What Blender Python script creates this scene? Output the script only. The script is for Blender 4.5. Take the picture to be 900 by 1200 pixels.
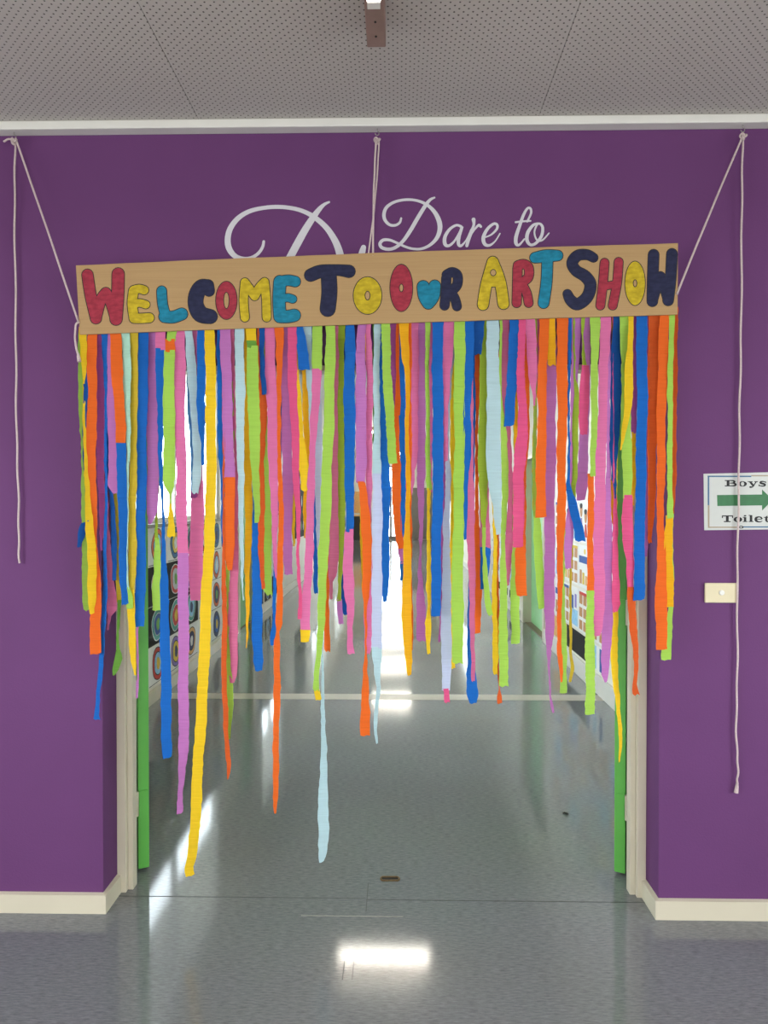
import bpy, math, random
from mathutils import Vector
random.seed(7)
for o in list(bpy.data.objects): bpy.data.objects.remove(o, do_unlink=True)
SC = bpy.context.scene
COL = SC.collection
# ------------------------------------------------------------------ camera
F, CAMY, CAMZ = 850.0, -2.62, 1.5
PSI, TH = math.atan(16 / F), math.atan(11 / F)
cam_d = bpy.data.cameras.new('camera'); cam = bpy.data.objects.new('camera', cam_d); COL.objects.link(cam)
cam_d.sensor_fit = 'VERTICAL'; cam_d.sensor_height = 36.0; cam_d.sensor_width = 27.0; cam_d.lens = 36.0 * F / 1200.0
cam_d.clip_start = 0.05; cam_d.clip_end = 200
cam.location = (0, CAMY, CAMZ); cam.rotation_euler = (math.pi / 2 - TH, 0, PSI)
SC.camera = cam
# ------------------------------------------------------------------ world: bright overcast sky outside the windows
W = bpy.data.worlds.new('sky'); SC.world = W; W.use_nodes = True
bg = W.node_tree.nodes['Background']; bg.inputs[0].default_value = (0.86, 0.94, 1.0, 1); bg.inputs[1].default_value = 7.0
# ------------------------------------------------------------------ exposure
SC.view_settings.view_transform = 'Standard'; SC.view_settings.look = 'None'
SC.view_settings.exposure = 0.78; SC.view_settings.gamma = 1.0; SC.view_settings.use_curve_mapping = False
FOYER_TUBE, HALL_TUBE, DAYLIGHT = 5.5, 18.5, 26.0
FYB = -6.42
# daylight entering the foyer through the side windows behind the photographer (on the window panes)
def area(name, loc, rot, sx, sy, e, col=(1, 1, 1)):
    d = bpy.data.lights.new(name, 'AREA'); d.shape = 'RECTANGLE'; d.size = sx; d.size_y = sy; d.energy = e; d.color = col
    o = bpy.data.objects.new(name, d); COL.objects.link(o); o.location = loc; o.rotation_euler = rot; return o
area('foyer_daylight', (-3.93, -3.1, 1.35), (0, -math.pi / 2, 0), 1.5, 3.0, DAYLIGHT, (0.95, 0.97, 1.0))
area('foyer_daylight', (3.93, -3.1, 1.35), (0, math.pi / 2, 0), 1.5, 3.0, DAYLIGHT, (0.95, 0.97, 1.0))

area('foyer_daylight', (0.0, FYB, 1.3), (-math.pi / 2, 0, math.pi), 3.4, 1.9, 75.0, (0.97, 0.98, 1.0))   # frontal daylight added at the blank back wall, as from an unseen entrance
# fill lights without fittings, added under the foyer ceiling outside the frame
for lx, ly in ((-2.5, -1.4), (2.5, -1.4), (-2.5, -4.4), (2.5, -4.4), (-0.06, -4.4)):
    area('foyer_fill_light', (lx, ly, 2.74), (0, 0, 0), 0.06, 1.25, 3.0, (1.0, 0.95, 0.88))

# ------------------------------------------------------------------ helpers
_r = Vector((math.cos(PSI), math.sin(PSI), 0)); _f0 = Vector((-math.sin(PSI), math.cos(PSI), 0)); _z = Vector((0, 0, 1))
_f = _f0 * math.cos(TH) - _z * math.sin(TH); _u = _z * math.cos(TH) + _f0 * math.sin(TH)
def at(x, y, Y=0.0):
    """measured photo point -> world point on the vertical plane at depth Y"""
    d = _f + _r * ((x - 450) / F) - _u * ((y - 600) / F)
    return Vector((0, CAMY, CAMZ)) + d * ((Y - CAMY) / d.y)
def pxm(Y): return (Y - CAMY) / F        # metres per photo pixel at depth Y

def lin(c):
    return tuple(((v / 255) / 12.92 if v / 255 <= 0.04045 else (((v / 255) + 0.055) / 1.055) ** 2.4) for v in c)

class MB:
    def __init__(s): s.v = []; s.f = []
    def quad(s, a, b, c, d):
        n = len(s.v); s.v += [Vector(a), Vector(b), Vector(c), Vector(d)]; s.f.append((n, n + 1, n + 2, n + 3)); return s
    def poly(s, pts):
        n = len(s.v); s.v += [Vector(p) for p in pts]; s.f.append(tuple(range(n, n + len(pts)))); return s
    def box(s, x0, x1, y0, y1, z0, z1, bev=0.0):
        if bev > 0: return s.bevbox(x0, x1, y0, y1, z0, z1, bev)
        n = len(s.v)
        s.v += [Vector((x, y, z)) for z in (z0, z1) for y in (y0, y1) for x in (x0, x1)]
        for q in ((0, 2, 3, 1), (4, 5, 7, 6), (0, 1, 5, 4), (2, 6, 7, 3), (0, 4, 6, 2), (1, 3, 7, 5)): s.f.append(tuple(n + i for i in q))
        return s
    def bevbox(s, x0, x1, y0, y1, z0, z1, b):
        import bmesh
        bm = bmesh.new(); bmesh.ops.create_cube(bm, size=1)
        for v in bm.verts: v.co = Vector(((x0 + x1) / 2 + v.co.x * (x1 - x0), (y0 + y1) / 2 + v.co.y * (y1 - y0), (z0 + z1) / 2 + v.co.z * (z1 - z0)))
        bmesh.ops.bevel(bm, geom=bm.edges[:], offset=b, segments=2, profile=0.5, affect='EDGES')
        n = len(s.v); bm.verts.index_update()
        s.v += [v.co.copy() for v in bm.verts]; s.f += [tuple(n + v.index for v in f.verts) for f in bm.faces]; bm.free(); return s
    def tube(s, pts, r, seg=8, closed=False, radii=None):
        pts = [Vector(p) for p in pts]; n0 = len(s.v); N = len(pts)
        up = Vector((0.13, 0.97, 0.21)).normalized()
        for i, p in enumerate(pts):
            a = pts[i - 1] if (i or closed) else pts[0]; b = pts[(i + 1) % N] if (i < N - 1 or closed) else pts[-1]
            t = (b - a).normalized(); x = t.cross(up)
            if x.length < 1e-4: x = t.cross(Vector((1, 0, 0)))
            x.normalize(); y = x.cross(t); rr = radii[i] if radii else r
            for k in range(seg):
                an = 2 * math.pi * k / seg; s.v.append(p + x * (rr * math.cos(an)) + y * (rr * math.sin(an)))
        for i in range(N if closed else N - 1):
            j = (i + 1) % N
            for k in range(seg):
                k2 = (k + 1) % seg; s.f.append((n0 + i * seg + k, n0 + i * seg + k2, n0 + j * seg + k2, n0 + j * seg + k))
        if not closed:
            s.f.append(tuple(n0 + k for k in range(seg))); s.f.append(tuple(n0 + (N - 1) * seg + k for k in reversed(range(seg))))
        return s
    def build(s, name, mat, parent=None, origin=None, smooth=False):
        o_ = Vector(origin) if origin is not None else (sum(s.v, Vector()) / len(s.v))
        me = bpy.data.meshes.new(name); me.from_pydata([tuple(v - o_) for v in s.v], [], s.f); me.update()
        if mat: me.materials.append(mat)
        if smooth:
            for p in me.polygons: p.use_smooth = True
        ob = bpy.data.objects.new(name, me); COL.objects.link(ob)
        if parent is not None:
            ob.parent = parent; ob.location = o_ - wpos(parent)
        else: ob.location = o_
        return ob
def wpos(o):
    p = Vector((0, 0, 0))
    while o is not None: p += Vector(o.location); o = o.parent
    return p
def empty(name, loc):
    o = bpy.data.objects.new(name, None); COL.objects.link(o); o.location = loc; o.empty_display_size = 0.05; return o
def tag(o, label=None, cat=None, group=None, kind=None):
    if label: o['label'] = label
    if cat: o['category'] = cat
    if group: o['group'] = group
    if kind: o['kind'] = kind
    return o
def struct(o, label=None):
    o['kind'] = 'structure'
    if label: o['label'] = label
    return o

# ------------------------------------------------------------------ materials
def newmat(name):
    m = bpy.data.materials.new(name); m.use_nodes = True; nt = m.node_tree
    return m, nt, nt.nodes['Principled BSDF']
def N(nt, t, **kw):
    n = nt.nodes.new(t)
    for k, v in kw.items():
        if k.startswith('i_'): n.inputs[k[2:].replace('_', ' ')].default_value = v
        else: setattr(n, k, v)
    return n
def plain(name, rgb, rough=0.6, var=0.06, scale=12.0, bump=0.0, bscale=60.0, stretch=None, spec=0.5, metal=0.0):
    m, nt, p = newmat(name); L = nt.links
    tc = N(nt, 'ShaderNodeTexCoord'); mp = N(nt, 'ShaderNodeMapping')
    if stretch: mp.inputs['Scale'].default_value = stretch
    L.new(tc.outputs['Object'], mp.inputs[0])
    nz = N(nt, 'ShaderNodeTexNoise'); nz.inputs['Scale'].default_value = scale; nz.inputs['Detail'].default_value = 4
    L.new(mp.outputs[0], nz.inputs['Vector'])
    mx = N(nt, 'ShaderNodeMix', data_type='RGBA'); c = lin(rgb)
    mx.inputs[6].default_value = tuple(v * (1 - var) for v in c) + (1,); mx.inputs[7].default_value = tuple(min(1, v * (1 + var)) for v in c) + (1,)
    rr = N(nt, 'ShaderNodeMapRange'); rr.inputs[1].default_value = 0.35; rr.inputs[2].default_value = 0.65
    L.new(nz.outputs[0], rr.inputs[0]); L.new(rr.outputs[0], mx.inputs[0]); L.new(mx.outputs[2], p.inputs['Base Color'])
    p.inputs['Roughness'].default_value = rough; p.inputs['Specular IOR Level'].default_value = spec; p.inputs['Metallic'].default_value = metal
    if bump > 0:
        n2 = N(nt, 'ShaderNodeTexNoise'); n2.inputs['Scale'].default_value = bscale; n2.inputs['Detail'].default_value = 3
        L.new(mp.outputs[0], n2.inputs['Vector'])
        b = N(nt, 'ShaderNodeBump'); b.inputs['Strength'].default_value = bump; b.inputs['Distance'].default_value = 0.002
        L.new(n2.outputs[0], b.inputs['Height']); L.new(b.outputs[0], p.inputs['Normal'])
    return m
def emis(name, rgb, s):
    m, nt, p = newmat(name); p.inputs['Base Color'].default_value = (0.9, 0.9, 0.9, 1)
    p.inputs['Emission Color'].default_value = lin(rgb) + (1,); p.inputs['Emission Strength'].default_value = s; return m
def crepe(name, rgb, transl=0.22):
    m, nt, p = newmat(name); L = nt.links; c = lin(rgb)
    tc = N(nt, 'ShaderNodeTexCoord'); oi = N(nt, 'ShaderNodeObjectInfo')
    ad = N(nt, 'ShaderNodeVectorMath', operation='ADD'); L.new(tc.outputs['Object'], ad.inputs[0]); L.new(oi.outputs['Random'], ad.inputs[1])
    mp = N(nt, 'ShaderNodeMapping'); mp.inputs['Scale'].default_value = (6, 6, 150); L.new(ad.outputs[0], mp.inputs[0])
    nz = N(nt, 'ShaderNodeTexNoise'); nz.inputs['Scale'].default_value = 1.6; nz.inputs['Detail'].default_value = 3; L.new(mp.outputs[0], nz.inputs['Vector'])
    mx = N(nt, 'ShaderNodeMix', data_type='RGBA')
    mx.inputs[6].default_value = tuple(v * 0.86 for v in c) + (1,); mx.inputs[7].default_value = tuple(min(1, v * 1.1) for v in c) + (1,)
    L.new(nz.outputs[0], mx.inputs[0])
    m2 = N(nt, 'ShaderNodeMapping'); m2.inputs['Scale'].default_value = (3, 3, 26); L.new(ad.outputs[0], m2.inputs[0])
    vo = N(nt, 'ShaderNodeTexVoronoi', feature='DISTANCE_TO_EDGE'); vo.inputs['Scale'].default_value = 1.0; L.new(m2.outputs[0], vo.inputs['Vector'])
    cm = N(nt, 'ShaderNodeMapRange'); cm.inputs[1].default_value = 0.0; cm.inputs[2].default_value = 0.05; cm.inputs[3].default_value = 0.0; L.new(vo.outputs['Distance'], cm.inputs[0])
    hh = N(nt, 'ShaderNodeMath', operation='MULTIPLY_ADD'); hh.inputs[1].default_value = 0.5; L.new(cm.outputs[0], hh.inputs[0]); L.new(nz.outputs[0], hh.inputs[2])
    L.new(mx.outputs[2], p.inputs['Base Color'])
    p.inputs['Roughness'].default_value = 0.85; p.inputs['Specular IOR Level'].default_value = 0.2
    b = N(nt, 'ShaderNodeBump'); b.inputs['Strength'].default_value = 0.6; b.inputs['Distance'].default_value = 0.002
    L.new(hh.outputs[0], b.inputs['Height']); L.new(b.outputs[0], p.inputs['Normal'])
    t = N(nt, 'ShaderNodeBsdfTranslucent'); L.new(mx.outputs[2], t.inputs[0])
    ms = N(nt, 'ShaderNodeMixShader'); ms.inputs[0].default_value = transl
    L.new(p.outputs[0], ms.inputs[1]); L.new(t.outputs[0], ms.inputs[2]); L.new(ms.outputs[0], nt.nodes['Material Output'].inputs[0])
    return m

M = {}
M['purple'] = plain('purple_wall_paint', (96, 55, 100), 0.7, 0.03, 3.0, 0.25, 140, spec=0.2)
M['cream'] = plain('cream_gloss_paint', (198, 190, 168), 0.35, 0.02, 6)
M['trimwhite'] = plain('white_trim_paint', (214, 212, 204), 0.45, 0.02, 6)
M['offwhite'] = plain('off_white_wall_paint', (226, 222, 210), 0.6, 0.02, 4)
M['foyerwall'] = plain('foyer_wall_paint', (205, 200, 195), 0.7, 0.02, 4)
M['green'] = plain('green_door_paint', (92, 172, 72), 0.4, 0.04, 10)
M['palegreen'] = plain('pale_green_door_paint', (150, 214, 150), 0.4, 0.03, 10)
M['greydoor'] = plain('grey_door_paint', (118, 112, 104), 0.45, 0.04, 8)
M['steel'] = plain('brushed_steel', (150, 146, 138), 0.35, 0.06, 30, metal=1.0)
M['brass'] = plain('worn_brass', (110, 92, 66), 0.4, 0.15, 60, metal=0.9)
M['brownsteel'] = plain('brown_grey_enamel', (140, 116, 106), 0.55, 0.05, 30, 0.1)
M['dark'] = plain('dark_rubber', (26, 26, 26), 0.6)
M['timber'] = plain('brown_timber', (128, 108, 92), 0.5, 0.12, 8, stretch=(1, 8, 8))
M['rope'] = plain('cotton_cord', (196, 178, 174), 0.9, 0.08, 200, 0.6, 500)
M['decal'] = plain('white_vinyl', (196, 194, 198), 0.5, 0.01)
M['plastic'] = plain('ivory_plastic', (206, 194, 160), 0.35, 0.01)
M['paper'] = plain('white_paper', (234, 234, 232), 0.7, 0.02, 20)
M['blackpaper'] = plain('black_paper', (18, 18, 20), 0.8, 0.1, 20)
M['ink'] = plain('black_ink', (18, 18, 20), 0.7, 0.05)
M['signgreen'] = plain('sign_green', (30, 98, 50), 0.5, 0.08, 40)
M['signblue'] = plain('sign_blue', (50, 92, 128), 0.5, 0.03)
M['signtan'] = plain('sign_tan', (150, 134, 110), 0.5, 0.03)
M['laminate'] = plain('laminated_paper', (186, 188, 182), 0.3, 0.015, 30)

def cardboard():
    m, nt, p = newmat('corrugated_cardboard'); L = nt.links
    tc = N(nt, 'ShaderNodeTexCoord'); mp = N(nt, 'ShaderNodeMapping'); mp.inputs['Scale'].default_value = (1.2, 1, 60); L.new(tc.outputs['Object'], mp.inputs[0])
    mp.inputs['Rotation'].default_value = (0, 0.03, 0)
    nz = N(nt, 'ShaderNodeTexNoise'); nz.inputs['Scale'].default_value = 3; nz.inputs['Detail'].default_value = 5; L.new(mp.outputs[0], nz.inputs['Vector'])
    mx = N(nt, 'ShaderNodeMix', data_type='RGBA'); mx.inputs[6].default_value = lin((154, 122, 80)) + (1,); mx.inputs[7].default_value = lin((176, 144, 98)) + (1,)
    L.new(nz.outputs[0], mx.inputs[0]); L.new(mx.outputs[2], p.inputs['Base Color']); p.inputs['Roughness'].default_value = 0.8
    b = N(nt, 'ShaderNodeBump'); b.inputs['Strength'].default_value = 0.3; b.inputs['Distance'].default_value = 0.002
    L.new(nz.outputs[0], b.inputs['Height']); L.new(b.outputs[0], p.inputs['Normal']); return m
M['card'] = cardboard()
def paint(name, rgb): return plain(name, rgb, 0.7, 0.2, 35, 0.3, 80, stretch=(1, 1, 2.2), spec=0.15)
M['L_red'] = paint('red_poster_paint', (146, 48, 62)); M['L_yel'] = paint('yellow_poster_paint', (176, 154, 36))
M['L_teal'] = paint('teal_poster_paint', (28, 114, 138)); M['L_navy'] = paint('navy_poster_paint', (38, 40, 64))

def vinyl():
    m, nt, p = newmat('grey_blue_vinyl_floor'); L = nt.links
    tc = N(nt, 'ShaderNodeTexCoord'); mp = N(nt, 'ShaderNodeMapping'); mp.inputs['Scale'].default_value = (14, 70, 1); L.new(tc.outputs['Object'], mp.inputs[0])
    nz = N(nt, 'ShaderNodeTexNoise'); nz.inputs['Scale'].default_value = 2.4; nz.inputs['Detail'].default_value = 6; nz.inputs['Roughness'].default_value = 0.7
    L.new(mp.outputs[0], nz.inputs['Vector'])
    n2 = N(nt, 'ShaderNodeTexNoise'); n2.inputs['Scale'].default_value = 0.9; n2.inputs['Detail'].default_value = 4; L.new(tc.outputs['Object'], n2.inputs['Vector'])
    cr = N(nt, 'ShaderNodeValToRGB'); cr.color_ramp.elements[0].position = 0.3; cr.color_ramp.elements[1].position = 0.7
    cr.color_ramp.elements[0].color = lin((94, 99, 101)) + (1,); cr.color_ramp.elements[1].color = lin((131, 137, 139)) + (1,)
    L.new(nz.outputs[0], cr.inputs[0])
    mx = N(nt, 'ShaderNodeMix', data_type='RGBA', blend_type='MULTIPLY'); mx.inputs[0].default_value = 0.35
    L.new(cr.outputs[0], mx.inputs[6]); L.new(n2.outputs['Color'], mx.inputs[7])
    hs = N(nt, 'ShaderNodeHueSaturation'); hs.inputs['Saturation'].default_value = 0.5; hs.inputs['Value'].default_value = 1.25
    L.new(mx.outputs[2], hs.inputs['Color']); L.new(hs.outputs[0], p.inputs['Base Color'])
    mr = N(nt, 'ShaderNodeMapRange'); mr.inputs[3].default_value = 0.03; mr.inputs[4].default_value = 0.10
    L.new(nz.outputs[0], mr.inputs[0]); L.new(mr.outputs[0], p.inputs['Roughness']); p.inputs['Specular IOR Level'].default_value = 0.5
    b = N(nt, 'ShaderNodeBump'); b.inputs['Strength'].default_value = 0.04; b.inputs['Distance'].default_value = 0.0012
    L.new(nz.outputs[0], b.inputs['Height']); L.new(b.outputs[0], p.inputs['Normal']); return m
M['vinyl'] = vinyl()
M['strip'] = plain('beige_vinyl_strip', (186, 180, 166), 0.3, 0.04, 20)
M['seam'] = plain('floor_seam', (70, 72, 72), 0.6)
def perforated():
    m, nt, p = newmat('perforated_ceiling_board'); L = nt.links
    tc = N(nt, 'ShaderNodeTexCoord'); mp = N(nt, 'ShaderNodeMapping'); P = 0.0185
    mp.inputs['Rotation'].default_value = (0, 0, math.radians(45)); mp.inputs['Scale'].default_value = (1 / P, 1 / P, 0); L.new(tc.outputs['Object'], mp.inputs[0])
    fr = N(nt, 'ShaderNodeVectorMath', operation='FRACTION'); L.new(mp.outputs[0], fr.inputs[0])
    sb = N(nt, 'ShaderNodeVectorMath', operation='SUBTRACT'); sb.inputs[1].default_value = (0.5, 0.5, 0); L.new(fr.outputs[0], sb.inputs[0])
    ln = N(nt, 'ShaderNodeVectorMath', operation='LENGTH'); L.new(sb.outputs[0], ln.inputs[0])
    mr = N(nt, 'ShaderNodeMapRange'); mr.inputs[1].default_value = 0.11; mr.inputs[2].default_value = 0.17; L.new(ln.outputs['Value'], mr.inputs[0])
    nz = N(nt, 'ShaderNodeTexNoise'); nz.inputs['Scale'].default_value = 1.5; L.new(tc.outputs['Object'], nz.inputs['Vector'])
    c2 = N(nt, 'ShaderNodeMix', data_type='RGBA'); c2.inputs[6].default_value = lin((180, 174, 166)) + (1,); c2.inputs[7].default_value = lin((190, 185, 178)) + (1,); L.new(nz.outputs[0], c2.inputs[0])
    mx = N(nt, 'ShaderNodeMix', data_type='RGBA'); mx.inputs[6].default_value = lin((70, 64, 60)) + (1,)
    L.new(mr.outputs[0], mx.inputs[0]); L.new(c2.outputs[2], mx.inputs[7]); L.new(mx.outputs[2], p.inputs['Base Color']); p.inputs['Roughness'].default_value = 0.8
    b = N(nt, 'ShaderNodeBump'); b.inputs['Strength'].default_value = 0.5; b.inputs['Distance'].default_value = 0.003
    L.new(mr.outputs[0], b.inputs['Height']); L.new(b.outputs[0], p.inputs['Normal']); return m
M['perf'] = perforated()
def pane_mat():
    m, nt, p = newmat('window_glass'); L = nt.links
    t = N(nt, 'ShaderNodeBsdfTransparent'); t.inputs[0].default_value = (0.95, 0.97, 0.97, 1)
    g = N(nt, 'ShaderNodeBsdfGlossy'); g.inputs['Roughness'].default_value = 0.02
    ms = N(nt, 'ShaderNodeMixShader'); ms.inputs[0].default_value = 0.05
    L.new(t.outputs[0], ms.inputs[1]); L.new(g.outputs[0], ms.inputs[2]); L.new(ms.outputs[0], nt.nodes['Material Output'].inputs[0]); return m
M['glass'] = pane_mat()

# ------------------------------------------------------------------ structure : foyer
CZ, HZ = 2.857, 3.3              # foyer / hall ceiling
XL, XR = -1.078, 0.942           # opening in the purple wall
LZ = 2.02                        # lintel height
TW = 0.25                        # wall thickness
HXL, HXR, HEND = -1.84, 1.58, 27.0
FX0, FX1, FY0 = -4.0, 4.0, -6.5
fl = MB(); fl.box(FX0, FX1, FY0, HEND + 0.3, -0.05, 0.0); floor = struct(fl.build('floor', M['vinyl'], origin=(0, 0, 0)), 'glossy grey vinyl floor running from foyer into corridor')
def fpart(name, m, x0, x1, y0, y1, h=0.0008): return MB().box(x0, x1, y0, y1, 0.0, h).build(name, m, floor)
fpart('cross_strip', M['strip'], HXL, HXR, 2.88, 3.04, 0.0015)
fpart('seam', M['seam'], XL, -0.12, 0.106, 0.109); fpart('seam', M['seam'], -0.12, XR, 0.098, 0.101); fpart('seam', M['seam'], -0.117, -0.114, 0.02, 0.22)
fpart('seam', M['strip'], -0.35, 0.02, -0.0112, -0.0104)
fpart('scuff_mark', M['seam'], -0.175, -0.172, -0.36, -0.27); fpart('scuff_mark', M['seam'], -0.144, -0.142, -0.36, -0.27)

w = MB()
w.box(FX0, XL, 0, TW, 0, CZ + 0.5); w.box(XR, FX1, 0, TW, 0, CZ + 0.5); w.box(XL, XR, 0, TW, LZ, CZ + 0.5)
struct(w.build('wall_front', M['purple'], origin=(0, 0, 0)), 'purple painted wall around the doorway')
struct(MB().box(FX0 - 0.1, FX0, FY0, 0.25, 0, 0.8).box(FX0 - 0.1, FX0, FY0, -4.6, 0.8, 2.3).box(FX0 - 0.1, FX0, -1.6, 0.25, 0.8, 2.3).box(FX0 - 0.1, FX0, FY0, 0.25, 2.3, CZ + 0.1).build('wall_left', M['foyerwall'], origin=(FX0, 0, 0)))
struct(MB().box(FX1, FX1 + 0.1, FY0, 0.25, 0, 0.8).box(FX1, FX1 + 0.1, FY0, -4.6, 0.8, 2.3).box(FX1, FX1 + 0.1, -1.6, 0.25, 0.8, 2.3).box(FX1, FX1 + 0.1, FY0, 0.25, 2.3, CZ + 0.1).build('wall_right', M['foyerwall'], origin=(FX1, 0, 0)))
struct(MB().box(FX0 - 0.1, FX1 + 0.1, FY0 - 0.1, FY0, 0, CZ + 0.1).build('wall_back', M['foyerwall'], origin=(0, FY0, 0)))

# ceiling with separate perforated boards
ce = struct(MB().box(FX0, FX1, FY0, 0.0, CZ + 0.012, CZ + 0.1).build('ceiling', M['offwhite'], origin=(0, 0, CZ)), 'perforated acoustic board ceiling')
xs = [FX0] + [0.495 + 1.2 * k for k in range(-3, 3)] + [FX1]
ys = [0.0, -2.4, -4.8, FY0]
for i in range(len(xs) - 1):
    for j in range(3):
        MB().box(xs[i] + 0.0008, xs[i + 1] - 0.0008, ys[j + 1] + 0.0008, ys[j] - 0.001, CZ, CZ + 0.012).build('ceiling_board', M['perf'], ce, origin=(0.3, -0.2, CZ + 0.006))
struct(MB().box(FX0, FX1, -0.05, 0.0, CZ - 0.03, CZ, 0.004).build('trim_1', M['trimwhite'], origin=(0, 0, CZ)), 'white cornice strip along the top of the purple wall')

def baseboard(name, prof_pts, h=0.072, t=0.015):
    """prof_pts: plan polyline on the wall face, offset point pairs (wall side, room side)"""
    m = MB()
    for (a, a2), (b, b2) in zip(prof_pts[:-1], prof_pts[1:]):
        n = len(m.v)
        for q in (a, a2, b2, b):
            m.v.append(Vector((q[0], q[1], 0.0)))
        for q in (a, a2, b2, b): m.v.append(Vector((q[0], q[1], h - 0.004 if q in (a2, b2) else h)))
        m.f += [(n, n + 1, n + 2, n + 3), (n + 4, n + 7, n + 6, n + 5), (n + 1, n + 5, n + 6, n + 2), (n + 0, n + 3, n + 7, n + 4), (n, n + 4, n + 5, n + 1), (n + 2, n + 6, n + 7, n + 3)]
    return struct(m.build(name, M['cream'], origin=(0, 0, 0)))
baseboard('baseboard_left', [((FX0, 0), (FX0, -0.015)), ((XL, 0), (XL + 0.015, -0.015)), ((XL, 0.13), (XL + 0.015, 0.13))])
baseboard('baseboard_right', [((FX1, 0), (FX1, -0.015)), ((XR, 0), (XR - 0.015, -0.015)), ((XR, 0.13), (XR - 0.015, 0.13))])

# door frame (cream jambs, head) and the two green leaves swung back into the corridor
fr = empty('trim_2', (0, 0.13, 0)); struct(fr, 'cream timber door frame of the wide doorway')
for sx, X in ((1, XL), (-1, XR)):
    a, b = X, X + sx * 0.034
    MB().box(min(a, b), max(a, b), 0.13, 0.215, 0, LZ - 0.02, 0.002).build('jamb', M['cream'], fr)
    a, b = X + sx * 0.034, X + sx * 0.054
    MB().box(min(a, b), max(a, b), 0.152, 0.195, 0, LZ - 0.034, 0.002).build('door_stop', M['cream'], fr)
MB().box(XL, XR, 0.13, 0.215, LZ - 0.02, LZ, 0.002).build('frame_head', M['cream'], fr)
def leaf(name, hx, sx, ang, label):
    o = empty(name, (hx, 0.285, 0.012)); struct(o, label)
    t = 0.043
    b = MB(); x0, x1 = sorted((0, sx * t)); b.box(x0, x1, 0, 0.93, 0, 1.975, 0.002); l = b.build('door_leaf', M['green'], None, origin=(0, 0, 0)); l.parent = o; l.location = (0, 0, 0)
    for z in (0.22, 1.0, 1.78):
        h = MB().box(x0 + 0.004, x1 - 0.004, -0.003, 0.001, z, z + 0.1); hh = h.build('hinge', M['green'], None, origin=(0, 0, 0)); hh.parent = o; hh.location = (0, 0, 0)
        kn = MB().tube([(-sx * 0.006, -0.006, z), (-sx * 0.006, -0.006, z + 0.1)], 0.008, 8).build('hinge_knuckle', M['cream'], None, origin=(0, 0, 0)); kn.parent = hh; kn.location = (0, 0, 0)
    pl = MB().box(*sorted((sx * t, sx * (t + 0.003))), 0.84, 0.9, 0.92, 1.12).build('push_plate', M['steel'], None, origin=(0, 0, 0)); pl.parent = o; pl.location = (0, 0, 0)
    o.rotation_euler.z = ang; return o
leaf('door_1', -1.052, 1, math.radians(27), 'green door leaf swung open at the left jamb')
leaf('door_2', 0.912, -1, math.radians(-27), 'green door leaf swung open at the right jamb')

# ------------------------------------------------------------------ structure : corridor
def wall_x(name, X, thick, holes, y0, y1, z1, mat):
    """corridor side wall with rectangular holes (ya,yb,za,zb) sorted by ya"""
    m = MB(); xa, xb = sorted((X, X + thick)); y = y0
    for ya, yb, za, zb in holes:
        m.box(xa, xb, y, ya, 0, z1)
        if za > 0: m.box(xa, xb, ya, yb, 0, za)
        m.box(xa, xb, ya, yb, zb, z1); y = yb
    m.box(xa, xb, y, y1, 0, z1); return struct(m.build(name, mat, origin=(X, 0, 0)))
WIN = [(0.6, 4.92), (7.2, 8.9), (13.0, 16.6), (18.6, 22.4)]
RWIN = (12.6, 16.4)
WZ0, WZ1 = 1.34, 2.78
LD, RD = (5.72, 6.55), (5.22, 6.5)
wall_x('wall_corridor_left', HXL, -0.12, [(WIN[0][0], WIN[0][1], WZ0, WZ1), (LD[0], LD[1], 0, 2.05), (WIN[1][0], WIN[1][1], WZ0, WZ1), (WIN[2][0], WIN[2][1], WZ0, WZ1), (WIN[3][0], WIN[3][1], WZ0, WZ1)], TW, HEND, HZ, M['offwhite'])
wall_x('wall_corridor_right', HXR, 0.14, [(RD[0], RD[1], 0, 2.05), (RWIN[0], RWIN[1], WZ0, WZ1)], TW, HEND, HZ, M['offwhite'])
struct(MB().box(HXL - 0.2, HXR + 0.2, 0.0 + TW, HEND + 0.3, HZ, HZ + 0.1).build('ceiling_corridor', M['trimwhite'], origin=(0, 0, HZ)))
EX0, EX1, EZ = -0.78, 0.22, 3.0
struct(MB().box(HXL - 0.12, EX0, HEND, HEND + 0.15, 0, HZ).box(EX1, HXR + 0.14, HEND, HEND + 0.15, 0, HZ).box(EX0, EX1, HEND, HEND + 0.15, EZ, HZ).build('wall_end', M['offwhite'], origin=(0, HEND, 0)))
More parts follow.
